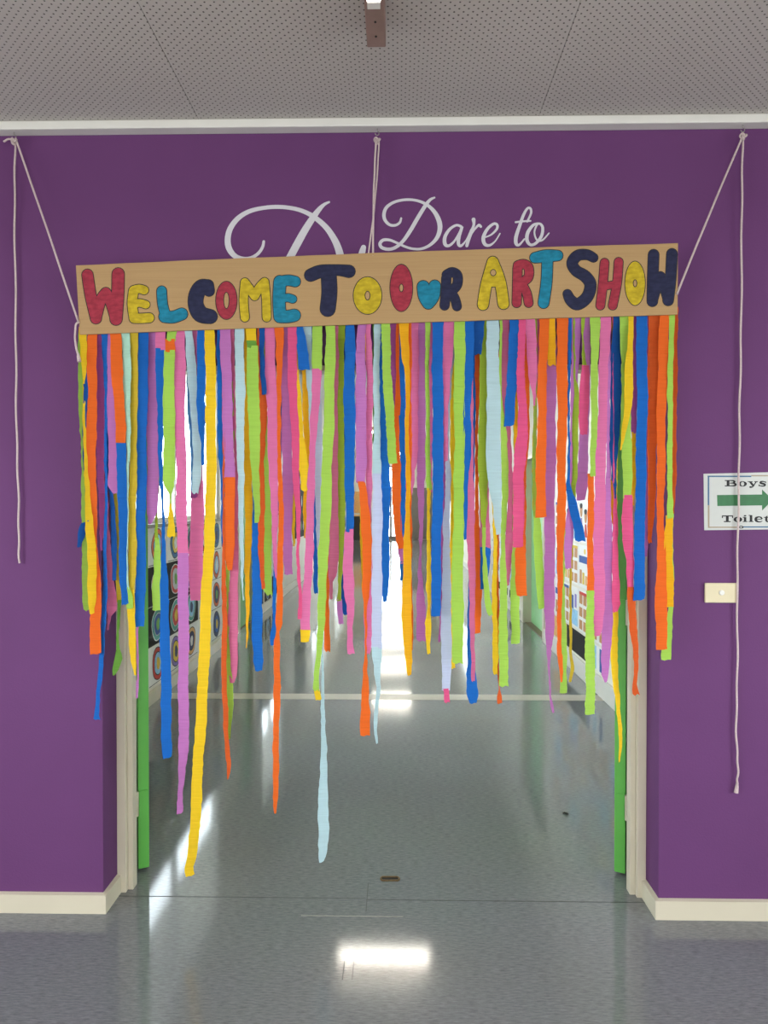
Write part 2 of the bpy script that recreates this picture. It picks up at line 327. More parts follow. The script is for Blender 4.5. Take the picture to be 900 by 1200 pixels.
for k, (a, b, WX, sd) in enumerate([(a_, b_, HXL, 1) for a_, b_ in WIN] + [RWIN + (HXR, -1)]):
    wn = empty('window_%d' % (k + 1), (WX - sd * 0.06, (a + b) / 2, WZ0)); struct(wn, ('first bright window in the left corridor wall', 'second bright window in the left corridor wall', 'third window in the left corridor wall', 'farthest window in the left corridor wall', 'window in the right corridor wall')[k])
    fm = MB()
    nm = 3 if b - a > 3 else 2; cuts = [a + (b - a) * q / nm for q in range(nm + 1)]
    for q in [(c_ - 0.02, c_ + 0.02, WZ0 + .04, WZ1 - .04) for c_ in cuts[1:-1]] + [(a, b, WZ0, WZ0 + 0.04), (a, b, WZ1 - 0.04, WZ1), (a, a + 0.04, WZ0 + .04, WZ1 - .04), (b - 0.04, b, WZ0 + .04, WZ1 - .04)]:
        fm.box(*sorted((WX - sd * 0.09, WX - sd * 0.04)), q[0], q[1], q[2], q[3])
    fm.build('window_frame', M['trimwhite'], wn)
    for c0, c1 in [(c_ + 0.022, d_ - 0.022) for c_, d_ in zip(cuts[:-1], cuts[1:])]:
        MB().box(*sorted((WX - sd * 0.069, WX - sd * 0.063)), c0, c1, WZ0 + 0.04, WZ1 - 0.04).build('pane', M['glass'], wn)
    MB().box(*sorted((WX - sd * 0.03, WX + sd * 0.035)), a - 0.05, b + 0.05, WZ0 - 0.028, WZ0).build('window_sill', M['greydoor'], wn)
# outside: ground and the eave over the left windows
struct(MB().box(-45, 45, -40, 80, -0.25, -0.15).build('ground', plain('grey_concrete', (150, 146, 140), 0.8, 0.1, 2.0), origin=(0, 0, -0.2)), 'concrete ground outside the building')
struct(MB().box(HXL - 0.75, HXL - 0.12, TW, HEND, 2.95, 3.05).build('eave', M['trimwhite']), 'roof eave outside the corridor windows')
# glazed end door
dn = empty('door_3', ((EX0 + EX1) / 2, HEND, 0)); struct(dn, 'bright glazed door at the far end of the corridor')
fm = MB()
for q in ((EX0, EX1, 0, 0.12), (EX0, EX1, EZ - 0.06, EZ), (EX0, EX0 + 0.06, .12, EZ - .06), (EX1 - 0.06, EX1, .12, EZ - .06), (EX0 + .06, EX1 - .06, 2.1, 2.16), ((EX0 + EX1) / 2 - 0.04, (EX0 + EX1) / 2 + 0.04, 0.12, 2.1)):
    fm.box(q[0], q[1], HEND + 0.04, HEND + 0.09, q[2], q[3])
fm.build('door_frame', M['greydoor'], dn)
for c0, c1, z0, z1 in ((EX0 + .06, (EX0 + EX1) / 2 - .04, .12, 2.1), ((EX0 + EX1) / 2 + .04, EX1 - .06, .12, 2.1), (EX0 + .06, EX1 - .06, 2.16, EZ - .06)):
    MB().box(c0, c1, HEND + 0.062, HEND + 0.068, z0, z1).build('pane', M['glass'], dn)
# skirtings in the corridor
def skirt(name, X, s, y0, y1, h, mat):
    a, b = sorted((X, X + s * 0.02)); return struct(MB().box(a, b, y0, y1, 0, h, 0.003).build(name, mat))
skirt('baseboard_corridor_left', HXL, 1, TW, LD[0] - 0.06, 0.10, M['cream']); skirt('baseboard_corridor_left', HXL, 1, LD[1] + 0.06, HEND, 0.12, M['cream'])
skirt('baseboard_corridor_right', HXR, -1, TW, RD[0] - 0.06, 0.15, M['trimwhite']); skirt('baseboard_corridor_right', HXR, -1, RD[1] + 0.17, HEND, 0.12, M['trimwhite'])
# side doors in the corridor
def side_door(name, X, s, y0, y1, mat, label, rec, far=0.05):
    o = empty(name, (X, (y0 + y1) / 2, 0)); struct(o, label)
    a, b = sorted((X - s * rec, X - s * (rec + 0.04)))
    MB().box(a, b, y0 + 0.035, y1 - 0.035, 0.01, 2.02).build('door_leaf', mat, o)
    a, b = sorted((X + s * 0.015, X - s * 0.11))
    for q0, q1 in ((y0 - 0.05, y0 + 0.035), (y1 - 0.035, y1 + far)):
        MB().box(a, b, q0, q1, 0, 2.05, 0.003).build('jamb', M['cream'], o)
    MB().box(a, b, y0 - 0.05, y1 + 0.05, 2.02, 2.09, 0.003).build('frame_head', M['cream'], o)
    a, b = sorted((X - s * 0.01, X - s * 0.11)); MB().box(a, b, y0 + .035, y1 - .035, 0, 0.006).build('threshold', M['timber'], o)
    hx = X - s * rec
    hb = MB().tube([(hx, y0 + 0.1, 1.02), (hx + s * 0.05, y0 + 0.1, 1.02), (hx + s * 0.05, y0 + 0.22, 1.02)], 0.009, 8).build('handle', M['steel'], o)
    return o
side_door('door_4', HXL, 1, LD[0], LD[1], M['green'], 'green side door in the left corridor wall', 0.03)
side_door('door_5', HXR, -1, RD[0], RD[1], M['palegreen'], 'pale green side door in the right corridor wall', 0.09, 0.16)

# ------------------------------------------------------------------ lights with fittings
glow_f = emis('foyer_tube_glow', (255, 246, 232), FOYER_TUBE); glow_h = emis('corridor_tube_glow', (255, 250, 236), HALL_TUBE)
def batten(x, y0, y1, z, label, cat='ceiling light', along='y', glow=glow_f, endplate=0.2, wd=0.053):
    o = empty('ceiling_light', ((x, (y0 + y1) / 2, z) if along == 'y' else ((y0 + y1) / 2, x, z)))
    tag(o, label, cat, 'fluorescent battens')
    def bx(a0, a1, b0, b1, c0, c1, bev=0.0):
        return MB().box(a0, a1, b0, b1, c0, c1, bev) if along == 'y' else MB().box(b0, b1, a0, a1, c0, c1, bev)
    bx(x - wd / 2, x + wd / 2, y0, y1, z - 0.075, z, 0.003).build('housing', M['brownsteel'], o)
    p0, p1 = (x, y0 + endplate, z - 0.098), (x, y1 - endplate, z - 0.098)
    if along != 'y': p0, p1 = (p0[1], p0[0], p0[2]), (p1[1], p1[0], p1[2])
    MB().tube([p0, p1], 0.019, 12).build('tube', glow, o, smooth=True)
    for e in (y0 + endplate - 0.012, y1 - endplate - 0.012):
        bx(x - 0.016, x + 0.016, e, e + 0.024, z - 0.118, z - 0.0745).build('lamp_holder', M['trimwhite'], o)
    for e in (y1 - 0.05, y1 - 0.11):
        q = (x, e, z - 0.075) if along == 'y' else (e, x, z - 0.075)
        MB().tube([q, (q[0], q[1], q[2] - 0.002)], 0.003, 8).build('screw', M['dark'], o)
    return o
batten(-0.06, -2.2, -0.56, CZ, 'brown-grey fluorescent batten on the perforated ceiling above the banner', endplate=0.235)
for k, y in enumerate((4.78, 14.6, 18.4, 22.2, 25.4)):
    o = batten(y, -0.62, 0.34, HZ, '%s light batten across the corridor ceiling, counted from the doorway' % ('nearest', 'second', 'third', 'fourth', 'farthest')[k], along='x', glow=glow_h, endplate=0.04, wd=0.1)
    b = MB().box(-0.60, 0.32, y - 0.07, y + 0.07, HZ - 0.15, HZ - 0.12, 0.005).build('diffuser', glow_h, o)

# ------------------------------------------------------------------ flat-shape helpers (vinyl lettering, painted letters)
def catmull(pts, n=6):
    out = []
    P = [pts[0]] + list(pts) + [pts[-1]]
    for i in range(1, len(P) - 2):
        p0, p1, p2, p3 = P[i - 1], P[i], P[i + 1], P[i + 2]
        for k in range(n):
            t = k / n; t2 = t * t; t3 = t2 * t
            out.append(tuple(0.5 * (2 * b + (c - a) * t + (2 * a - 5 * b + 4 * c - d) * t2 + (-a + 3 * b - 3 * c + d) * t3) for a, b, c, d in zip(p0, p1, p2, p3)))
    out.append(tuple(pts[-1])); return out
SLOT = 0
def stroke(m, pts, Y, grow=0.0, n=6, smooth=True, mapf=at, caps=True):
    """pts: (x, y, radius)"""
    global SLOT
    SLOT = (SLOT + 1) % 7; Y -= SLOT * 0.00004
    c = catmull(pts, n) if smooth and len(pts) > 2 else list(pts)
    L, R = [], []
    for i, q in enumerate(c):
        a = c[max(0, i - 1)]; b = c[min(len(c) - 1, i + 1)]; dx, dy = b[0] - a[0], b[1] - a[1]; l = math.hypot(dx, dy) or 1
        r = max(0.15, q[2]) + grow; nx, ny = -dy / l * r, dx / l * r
        L.append((q[0] + nx, q[1] + ny)); R.append((q[0] - nx, q[1] - ny))
    n0 = len(m.v)
    for i, (l, r) in enumerate(zip(L, R)): m.v += [mapf(l[0], l[1], Y - i * 0.000003), mapf(r[0], r[1], Y - i * 0.000003)]
    for i in range(len(c) - 1): m.f.append((n0 + 2 * i, n0 + 2 * i + 1, n0 + 2 * i + 3, n0 + 2 * i + 2))
    if caps:
        for q, e in ((c[0], 0.00001), (c[-1], -0.00002 - len(c) * 0.000003)):
            r = max(0.15, q[2]) + grow
            m.poly([mapf(q[0] + r * math.cos(2 * math.pi * k / 16), q[1] + r * math.sin(2 * math.pi * k / 16), Y + e) for k in range(16)])
def annulus(m, cx, cy, rx, ry, hx, hy, Y, grow=0.0, mapf=at, n=32, wob=0.0):
    n0 = len(m.v)
    for k in range(n):
        a = 2 * math.pi * k / n; w = 1 + wob * math.sin(3 * a + cx)
        m.v += [mapf(cx + (rx + grow) * w * math.cos(a), cy + (ry + grow) * w * math.sin(a), Y), mapf(cx + max(0.3, hx - grow) * math.cos(a), cy + max(0.3, hy - grow) * math.sin(a), Y)]
    for k in range(n):
        j = (k + 1) % n; m.f.append((n0 + 2 * k, n0 + 2 * j, n0 + 2 * j + 1, n0 + 2 * k + 1))

# ------------------------------------------------------------------ cardboard banner with painted letters
BY0, BY1 = -0.080, -0.074
TL, TR, BR, BL = (89, 311), (794.5, 285), (794, 368.5), (93.5, 392)
ban = empty('banner', at(441, 340, BY0)); tag(ban, 'long brown cardboard banner with painted bubble letters hung over the doorway', 'banner')
cb = MB(); NX = 36; top, bot = [], []
for i in range(NX + 1):
    t = i / NX; j = 0.5 * math.sin(i * 1.7) + 0.3 * math.sin(i * 0.6)
    top.append((TL[0] + (TR[0] - TL[0]) * t, TL[1] + (TR[1] - TL[1]) * t - 3.2 * math.sin(math.pi * t) * 0.5 + j * 0.3))
    bot.append((BL[0] + (BR[0] - BL[0]) * t, BL[1] + (BR[1] - BL[1]) * t - 2.0 * math.sin(math.pi * t) * 0.5 + j * 0.25))
ft = [at(x, y, BY0) for x, y in top]; fb = [at(x, y, BY0) for x, y in bot]
off = Vector((0, BY1 - BY0, 0))
for i in range(NX):
    cb.quad(fb[i], fb[i + 1], ft[i + 1], ft[i]); cb.quad(ft[i] + off, ft[i + 1] + off, fb[i + 1] + off, fb[i] + off)
    cb.quad(ft[i], ft[i + 1], ft[i + 1] + off, ft[i] + off); cb.quad(fb[i] + off, fb[i + 1] + off, fb[i + 1], fb[i])
cb.quad(fb[0], ft[0], ft[0] + off, fb[0] + off); cb.quad(ft[-1], fb[-1], fb[-1] + off, ft[-1] + off)
cb.build('cardboard_sheet', M['card'], ban)
S, O = 'S', 'O'
def P(r, *pts): return (S, [(x, y, r) for x, y in pts])
LET = [
 ('L_red', 'red letter W', [P(6.4, (102.5, 322), (106, 345), (112.5, 373)), P(6, (112.5, 373), (118, 352), (124, 343)), P(6, (124, 343), (130, 355), (136, 375)), P(7, (136, 374), (138, 345), (138.5, 321))]),
 ('L_yel', 'yellow letter E', [P(5.6, (156.5, 341), (155, 356), (157, 372)), P(5, (156.5, 340), (163, 338.5), (169, 340)), P(4.6, (156, 357), (163, 355), (171, 357)), P(5.6, (157, 373), (166, 373), (175, 372.5))]),
 ('L_teal', 'blue letter L', [P(5.6, (189.5, 341), (190.5, 356), (194, 370)), P(6.8, (193, 371), (203, 371.5), (213, 368))]),
 ('L_navy', 'navy letter C', [(S, [(244, 334, 6), (236, 336, 8), (230.5, 345, 8.5), (229.5, 357, 8.5), (235, 368, 9), (246.5, 371, 8)]), P(6, (244, 334), (245, 341))]),
 ('L_red', 'red letter O', [(O, 265.3, 352, 12.2, 22, 3.6, 10)]),
 ('L_yel', 'yellow letter M', [P(5, (287, 372), (285.5, 352), (287, 331)), P(5, (287, 331), (292, 338), (298.5, 347)), P(5, (298.5, 347), (304, 337), (310, 330.5)), P(5, (310, 330.5), (312, 352), (312.5, 372))]),
 ('L_teal', 'teal letter E', [P(7, (328, 330), (327, 350), (328, 371)), P(6, (328, 330), (338, 328.5), (346, 330)), P(4.6, (328, 350), (337, 349), (343, 350.5)), P(7, (328, 371), (337, 371), (345, 369.5))]),
 ('L_navy', 'navy letter T', [(S, [(364, 322.5, 7), (376, 318, 7), (395, 316.5, 6), (409, 318, 7)]), P(8.6, (385, 320), (386, 342), (384, 362))]),
 ('L_yel', 'yellow letter O beside navy T', [(O, 430.7, 346.4, 16.4, 21.6, 3.4, 5.6)]),
 ('L_red', 'red letter O before the heart-shaped U', [(O, 470.3, 337.4, 13, 27.4, 2.8, 5)]),
 ('L_teal', 'small teal heart-shaped letter U', [P(7, (496, 336), (497.5, 347), (502, 355)), P(6.6, (502, 355.5), (508, 347), (509.5, 335))]),
 ('L_navy', 'navy letter R', [P(5.2, (523, 326), (522.5, 342), (521, 358)), P(5.2, (523.5, 322), (530, 319), (536, 323), (535.5, 334), (528, 342)), P(5, (528, 342), (533, 350), (535.5, 359))]),
 ('L_yel', 'yellow letter A', [P(6.4, (566, 357), (570, 333), (577.5, 307)), P(6.4, (577.5, 307), (586, 330), (590, 356)), P(5, (571, 331), (586, 331))]),
 ('L_red', 'red letter R', [P(5.2, (606.5, 314), (606, 336), (605.5, 355)), P(5.2, (607, 311), (614, 309.5), (619.5, 314), (619, 325), (610, 332)), P(5, (611, 332), (617, 343), (619.5, 355))]),
 ('L_teal', 'teal letter T', [(S, [(627, 302, 6), (640, 300, 7), (653.5, 299.5, 6)]), P(6.2, (641.5, 303), (640.5, 330), (637, 355))]),
 ('L_navy', 'navy letter S', [(S, [(695.5, 302, 5), (688, 298.5, 5.6), (677, 299.5, 6), (670.5, 308, 6), (675, 317, 6), (686, 324, 6.4), (692, 334, 6.4), (688, 348, 6.4), (677, 356.5, 6.4), (669, 352, 6), (665, 344.5, 5)])]),
 ('L_red', 'red letter H', [P(5, (708.5, 308), (706.5, 333), (703.5, 358)), P(5, (725, 307), (723, 332), (718, 358)), P(4.2, (706, 336), (722, 333))]),
 ('L_yel', 'yellow letter O of show', [(O, 744.2, 332, 11.6, 25.6, 2.6, 4.6)]),
 ('L_navy', 'navy letter W', [P(6, (766, 298.5), (765, 325), (764.5, 353)), P(5.4, (764.5, 353), (769, 338), (774, 324)), P(5.4, (774, 324), (779, 338), (783, 352)), P(6, (783, 352), (786, 325), (787.5, 297.5))]),
]
for k, (mk, lab, prims) in enumerate(LET):
    fill, outl = MB(), MB()
    for pr in prims:
        for m, g, dy in ((outl, 0.95, -0.0004), (fill, 0.0, -0.0009)):
            if pr[0] == S: stroke(m, pr[1], BY0 + dy, g)
            else: annulus(m, *pr[1:], BY0 + dy, g)
    f = fill.build('letter', M[mk], ban); f['label'] = lab
    if lab == 'yellow letter A':
        for r_, dy, mt, nm_ in ((3.7, -0.0016, 'ink', 'ink_outline'), (2.9, -0.0019, 'card', 'letter_gap')):
            hm_ = MB(); hm_.poly([at(578 + r_ * math.cos(t_ * math.pi / 10), 319.5 + 1.15 * r_ * math.sin(t_ * math.pi / 10), BY0 + dy) for t_ in range(20)]); hm_.build(nm_, M[mt], f)
    outl.build('ink_outline', M['ink'], f)

# ------------------------------------------------------------------ white vinyl script on the wall
def decal(name, origin, k, ox, oy, letters, label):
    o = empty(name, at(*origin, -0.001)); tag(o, label, 'lettering')
    for strokes in letters:
        m = MB()
        for st in strokes: stroke(m, [(ox + x / k, oy + y / k, w / k / 2) for x, y, w in st], -0.0012)
        m.build('letter', M['decal'], o)
K1 = 900 / 210.0
decal('wall_lettering', (340, 300), K1, 240, 220, [
 [[(296, 270, 13), (290, 298, 15), (268, 330, 16), (232, 352, 17), (190, 356, 20), (150, 342, 26), (122, 305, 30), (115, 258, 30), (128, 205, 28), (165, 155, 25), (220, 120, 22), (290, 102, 20), (370, 96, 20), (450, 105, 20), (510, 125, 22), (560, 155, 25), (610, 200, 28), (648, 255, 32), (672, 310, 36), (685, 370, 38), (684, 440, 38), (650, 520, 32), (580, 570, 22), (500, 575, 16)],
  [(624, 72, 10), (600, 84, 16), (575, 108, 24), (540, 155, 32), (500, 218, 36), (460, 290, 38), (425, 355, 38), (380, 430, 36), (330, 500, 28), (270, 550, 18)]],
 [[(797, 300, 26), (790, 325, 32), (775, 380, 34), (765, 440, 30)]]],
 'large white script letters on the purple wall, half hidden behind the cardboard banner')
K2 = 900 / 230.0
decal('wall_lettering', (545, 262), K2, 430, 220, [
 [[(157, 140, 9), (150, 160, 11), (130, 172, 12), (105, 170, 13), (84, 150, 15), (78, 122, 16), (90, 90, 15), (125, 66, 13), (175, 55, 12), (225, 58, 12), (270, 75, 14), (305, 105, 18), (328, 145, 22), (335, 185, 22), (322, 228, 18), (290, 262, 14), (250, 280, 12), (210, 280, 11), (175, 270, 11), (140, 254, 11), (105, 240, 12), (75, 240, 14), (60, 256, 15), (68, 274, 15), (98, 282, 15), (130, 274, 15), (165, 245, 16), (200, 195, 18), (235, 135, 18), (268, 82, 17), (290, 55, 13), (310, 45, 8)]],
 [[(432, 178, 12), (410, 172, 11), (380, 190, 13), (358, 225, 16), (358, 258, 17), (375, 266, 13), (400, 246, 10), (425, 205, 10), (437, 178, 12), (422, 225, 16), (420, 258, 15), (432, 266, 12), (455, 240, 6), (478, 190, 6)]],
 [[(489, 146, 18), (490, 170, 12), (478, 205, 15), (465, 240, 16), (458, 266, 14)], [(466, 236, 7), (490, 196, 8), (512, 172, 12), (522, 178, 12)]],
 [[(540, 228, 6), (570, 215, 8), (595, 190, 11), (597, 170, 12), (580, 166, 12), (552, 190, 14), (534, 228, 17), (540, 258, 16), (562, 264, 12), (588, 245, 7), (610, 210, 6)]],
 [[(735, 155, 9), (752, 118, 10), (750, 96, 11), (736, 95, 11), (718, 125, 13), (700, 175, 15), (684, 225, 17), (684, 256, 16), (698, 262, 11), (722, 235, 7)], [(682, 158, 9), (715, 154, 9), (750, 152, 8)]],
 [[(785, 164, 10), (762, 172, 13), (738, 205, 16), (734, 240, 16), (750, 262, 13), (775, 254, 13), (800, 222, 14), (806, 185, 13), (795, 166, 11), (780, 170, 9), (768, 205, 8), (780, 240, 8), (805, 240, 8), (835, 208, 6)]]],
 'small white script reading Dare to on the purple wall above the banner')

# ------------------------------------------------------------------ ropes and hooks
def wob(pts, n, amp, Yf):
    c = catmull([(x, y, 0) for x, y in pts], n); out = []
    for i, (x, y, _) in enumerate(c): out.append(at(x + amp * math.sin(i * 0.9) + amp * 0.6 * math.sin(i * 0.37 + 1), y, Yf(i / (len(c) - 1))))
    return out
RT = 0.0036
def hook(px, py, label):
    p = at(px, py, -0.03); z = CZ - 0.03
    m = MB(); pts = [(p.x, -0.03, z + 0.002), (p.x, -0.03, z - 0.01)]
    for k in range(9):
        a = math.pi / 2 - k * math.pi * 1.5 / 8; pts.append((p.x + 0.007 * math.cos(a), -0.03, z - 0.017 + 0.007 * math.sin(a)))
    m.tube(pts, 0.0018, 6); o = m.build('ceiling_hook', M['steel'], smooth=True); tag(o, label, 'hook', 'screw hooks holding the cords'); return p
def knot(pt, r, parent, name='knot'):
    m = MB(); pts = []
    for k in range(40):
        t = 2 * math.pi * k / 40
        pts.append(Vector(pt) + Vector(((math.sin(t) + 2 * math.sin(2 * t)) * r / 3, -math.sin(3 * t) * r / 2.2, (math.cos(t) - 2 * math.cos(2 * t)) * r / 3)))
    return m.tube(pts, RT, 6, closed=True).build(name, M['rope'], parent, smooth=True)
def rope(label, hookpt, tail, diag, diagY, extra=None):
    o = empty('cord', hookpt); tag(o, label, 'cord')
    if tail: MB().tube(wob(tail, 10, 0.5, lambda t: -0.03 + 0.018 * min(1, t * 4)), RT, 7).build('hanging_tail', M['rope'], o, smooth=True)
    MB().tube(wob(diag, 8, 0.12, diagY), RT, 7).build('taut_line', M['rope'], o, smooth=True)
    knot(hookpt - Vector((0, 0.004, 0.016)), 0.011, o)
    if extra: extra(o)
    return o
hl = hook(16.5, 160, 'small steel screw hook at the top left of the purple wall'); hm = hook(442, 158, 'small steel screw hook above the middle of the banner'); hr = hook(870.5, 150, 'small steel screw hook at the top right of the purple wall')
def ex_left(o):
    MB().tube(wob([(4, 166), (10, 163), (16, 164)], 6, 0.3, lambda t: -0.032), RT, 7).build('short_end', M['rope'], o, smooth=True)
    MB().tube(wob([(93, 377), (89, 381), (88, 395), (89, 406), (92, 418)], 6, 0.1, lambda t: -0.082), RT, 7).build('loop', M['rope'], o, smooth=True)
    MB().tube([at(91.5, 414, -0.082), at(92, 418, -0.082), at(93, 424, -0.082)], RT, 8, radii=[RT, RT * 1.7, RT * 1.9]).build('frayed_end', M['rope'], o, smooth=True)
rope('white cotton cord at the left, tied to the banner end with a long dangling tail', at(17, 161, -0.03), [(17.5, 163), (17.5, 250), (18.5, 400), (20, 520), (22, 610), (22.5, 660)], [(18, 162), (55, 268), (92, 378)], lambda t: -0.03 - 0.053 * t, ex_left)
def ex_right(o):
    MB().tube([at(864, 916, -0.012), at(863.5, 922, -0.012), at(862.5, 929, -0.012)], RT, 8, radii=[RT, RT * 1.7, RT * 2.2]).build('frayed_end', M['rope'], o, smooth=True)
rope('white cotton cord at the right with the longest tail, passing the toilet sign', at(870.5, 155, -0.03), [(870, 158), (869.5, 250), (868, 400), (866.5, 520), (864.5, 640), (864, 760), (863, 850), (864.5, 900), (864, 920)], [(870, 160), (834, 245), (793, 345)], lambda t: -0.03 - 0.053 * t, ex_right)
def ex_mid(o):
    MB().tube(wob([(444, 165), (443, 190), (440, 230), (436, 265), (431, 302)], 6, 0.15, lambda t: -0.03 - 0.047 * t), RT * 0.8, 7).build('taut_line', M['rope'], o, smooth=True)
rope('doubled white cord dropping from the hook to the middle of the banner', at(442, 160, -0.03), None, [(440.5, 164), (439, 200), (437.5, 250), (437, 300)], lambda t: -0.03 - 0.047 * t, ex_mid)

# ------------------------------------------------------------------ toilet sign and switch
sg = empty('wall_sign', at(873, 621, -0.001)); tag(sg, 'white laminated sign reading Boys Toilet with a green arrow', 'sign')
KS = 900 / 80.0
def smap(x, y, Y): return at(820 + x / KS, 545 + y / KS, Y)
def spoly(m, pts, Y): m.poly([smap(x, y, Y) for x, y in pts])
def srect(m, x0, y0, x1, y1, Y): spoly(m, [(x0, y0), (x1, y0), (x1, y1), (x0, y1)], Y)
m = MB(); c = [smap(x, y, 0) for x, y in ((48, 115), (1140, 90), (1145, 845), (58, 858))]; d = Vector((0, -0.0015, 0))
m.quad(c[3] + d, c[2] + d, c[1] + d, c[0] + d)
for i in range(4): m.quad(c[i], c[(i + 1) % 4], c[(i + 1) % 4] + d, c[i] + d)
m.quad(*c); m.build('laminated_sheet', M['laminate'], sg)
ZS = -0.0021
for q in ((104, 140, 680, 158), (106, 158, 126, 528), (575, 808, 1105, 824), (1085, 420, 1103, 808)):
    m = MB(); srect(m, *q, ZS); m.build('border_line', M['signblue'], sg)
for q in ((680, 132, 1105, 148), (108, 528, 128, 828), (128, 812, 490, 828), (1087, 148, 1103, 420)):
    m = MB(); srect(m, *q, ZS); m.build('border_line', M['signtan'], sg)
m = MB(); spoly(m, [(228, 395), (822, 388), (822, 532), (232, 540)], ZS); spoly(m, [(822, 322), (965, 458), (822, 600)], ZS); m.build('arrow', M['signgreen'], sg)
m = MB(); annulus(m, 545, 818, 34, 18, 14, 9, ZS, mapf=smap); m.build('printed_mark', M['ink'], sg)
def glyph(fn):
    m = MB(); fn(m); m.build('letter', M['ink'], sg)
def st(m, *pts): stroke(m, [p for p in pts], ZS, mapf=smap, caps=False, n=5)
def gB(m):
    srect(m, 355, 200, 392, 280, ZS); srect(m, 330, 197, 420, 210, ZS); srect(m, 330, 268, 420, 281, ZS)
    st(m, (405, 204, 7), (440, 206, 9), (458, 220, 14), (440, 234, 7), (395, 238, 5)); st(m, (395, 238, 5), (450, 240, 8), (474, 258, 15), (450, 273, 8), (405, 275, 6))
def go(x0, x1, y0, y1):
    cx, cy = (x0 + x1) / 2, (y0 + y1) / 2
    return lambda m: annulus(m, cx, cy, (x1 - x0) / 2, (y1 - y0) / 2, (x1 - x0) * 0.19, (y1 - y0) * 0.38, ZS, mapf=smap)
def gy(m):
    spoly(m, [(650, 222), (684, 222), (726, 278), (692, 278)], ZS); spoly(m, [(735, 222), (752, 222), (700, 296), (680, 298)], ZS); srect(m, 632, 214, 698, 224, ZS); srect(m, 718, 214, 768, 224, ZS); annulus(m, 672, 290, 20, 12, 0, 0, ZS, mapf=smap)
def gs(m):
    st(m, (866, 226, 6), (840, 216, 7), (806, 220, 10), (800, 236, 12), (838, 247, 13), (862, 260, 12), (848, 275, 9), (812, 276, 7), (780, 266, 6)); srect(m, 864, 214, 874, 238, ZS); srect(m, 776, 255, 786, 280, ZS)
glyph(gB); glyph(go(508, 622, 213, 283)); glyph(gy); glyph(gs)
def gT(m): srect(m, 345, 668, 382, 750, ZS); srect(m, 292, 664, 440, 678, ZS); srect(m, 318, 738, 408, 752, ZS); srect(m, 292, 678, 306, 698, ZS); srect(m, 426, 678, 440, 698, ZS)
def gi(x): return lambda m: (srect(m, x + 14, 686, x + 46, 745, ZS), srect(m, x, 684, x + 30, 694, ZS), srect(m, x, 740, x + 62, 750, ZS), annulus(m, x + 30, 668, 18, 9, 0, 0, ZS, mapf=smap))
def gl(x): return lambda m: (srect(m, x + 14, 660, x + 48, 745, ZS), srect(m, x, 658, x + 30, 668, ZS), srect(m, x, 740, x + 64, 750, ZS))
def ge(m): st(m, (740, 714, 5), (815, 713, 5)); st(m, (822, 714, 12), (806, 690, 9), (775, 684, 8), (742, 700, 16), (742, 730, 16), (775, 748, 8), (806, 746, 6), (826, 736, 4))
def gt(m): spoly(m, [(862, 686), (892, 664), (892, 730), (862, 730)], ZS); srect(m, 845, 684, 925, 694, ZS); st(m, (877, 725, 15), (884, 742, 10), (905, 746, 7), (930, 736, 4))
glyph(gT); glyph(go(446, 560, 682, 753)); glyph(gi(568)); glyph(gl(645)); glyph(ge); glyph(gt)

sw = empty('light_switch', at(844, 706, 0)); tag(sw, 'ivory wall switch plate with a round button below the toilet sign', 'switch')
a, b = at(825, 706, 0), at(863, 683, 0)
MB().box(a.x, b.x, -0.009, 0.0, a.z, b.z, 0.003).build('plate', M['plastic'], sw)
c = at(845.5, 694.5, -0.009); m = MB(); m.tube([(c.x, -0.0085, c.z), (c.x, -0.013, c.z), (c.x, -0.0145, c.z)], 0.01, 16, radii=[0.0095, 0.0095, 0.007]); m.build('button', M['trimwhite'], sw, smooth=False)

# floor fittings
p = Vector((-0.03, 0.25, 0)); ds = empty('floor_socket', p); tag(ds, 'small worn brass floor bolt socket between the door jambs', 'bolt socket')
m = MB(); pts = []
for k in range(24):
    a = 2 * math.pi * k / 24; pts.append((p.x + (0.026 if math.cos(a) > 0 else -0.026) + 0.011 * math.cos(a), p.y + 0.014 * math.sin(a), 0.0025))
m.tube(pts, 0.004, 6, closed=True).build('rim', M['brass'], ds, smooth=True)
MB().poly([(x, y, 0.0015) for x, y, z in pts]).build('slot', M['dark'], ds)
p = at(662, 954, 0.87); m = MB(); m.tube([(0.795, 0.868, 0.004), (0.803, 0.872, 0.006), (0.815, 0.866, 0.005), (0.822, 0.862, 0.004)], 0.004, 6, radii=[0.002, 0.005, 0.004, 0.002])
tag(m.build('scrap', M['dark'], smooth=True), 'tiny dark scrap lying on the corridor floor at the right', 'scrap')
# ------------------------------------------------------------------ crepe paper streamers, one object each
CR = {}
for key, nm, rgb in (('Y', 'yellow', (248, 205, 40)), ('A', 'amber', (246, 180, 30)), ('D', 'mustard yellow', (214, 184, 52)), ('O', 'orange', (244, 110, 38)), ('U', 'burnt orange', (224, 96, 40)),
                     ('B', 'blue', (28, 106, 194)), ('N', 'dark blue', (24, 84, 160)), ('L', 'lime green', (172, 216, 88)), ('V', 'olive lime', (160, 186, 58)), ('G', 'leaf green', (112, 166, 66)),
                     ('P', 'pink', (230, 120, 170)), ('H', 'hot pink', (234, 92, 142)), ('R', 'dusty rose', (216, 112, 150)), ('M', 'mauve', (198, 122, 190)), ('Q', 'shaded plum', (170, 82, 150)),  # plum: purple, also mauve with shade put into the colour
                     ('C', 'pale aqua', (190, 220, 226)), ('T', 'mint', (184, 230, 206)), ('W', 'lavender grey', (200, 208, 234)), ('E', 'light blue', (96, 158, 218))):
    CR[key] = (nm, crepe(nm.replace(' ', '_') + '_crepe', tuple(v * 0.93 for v in rgb)))
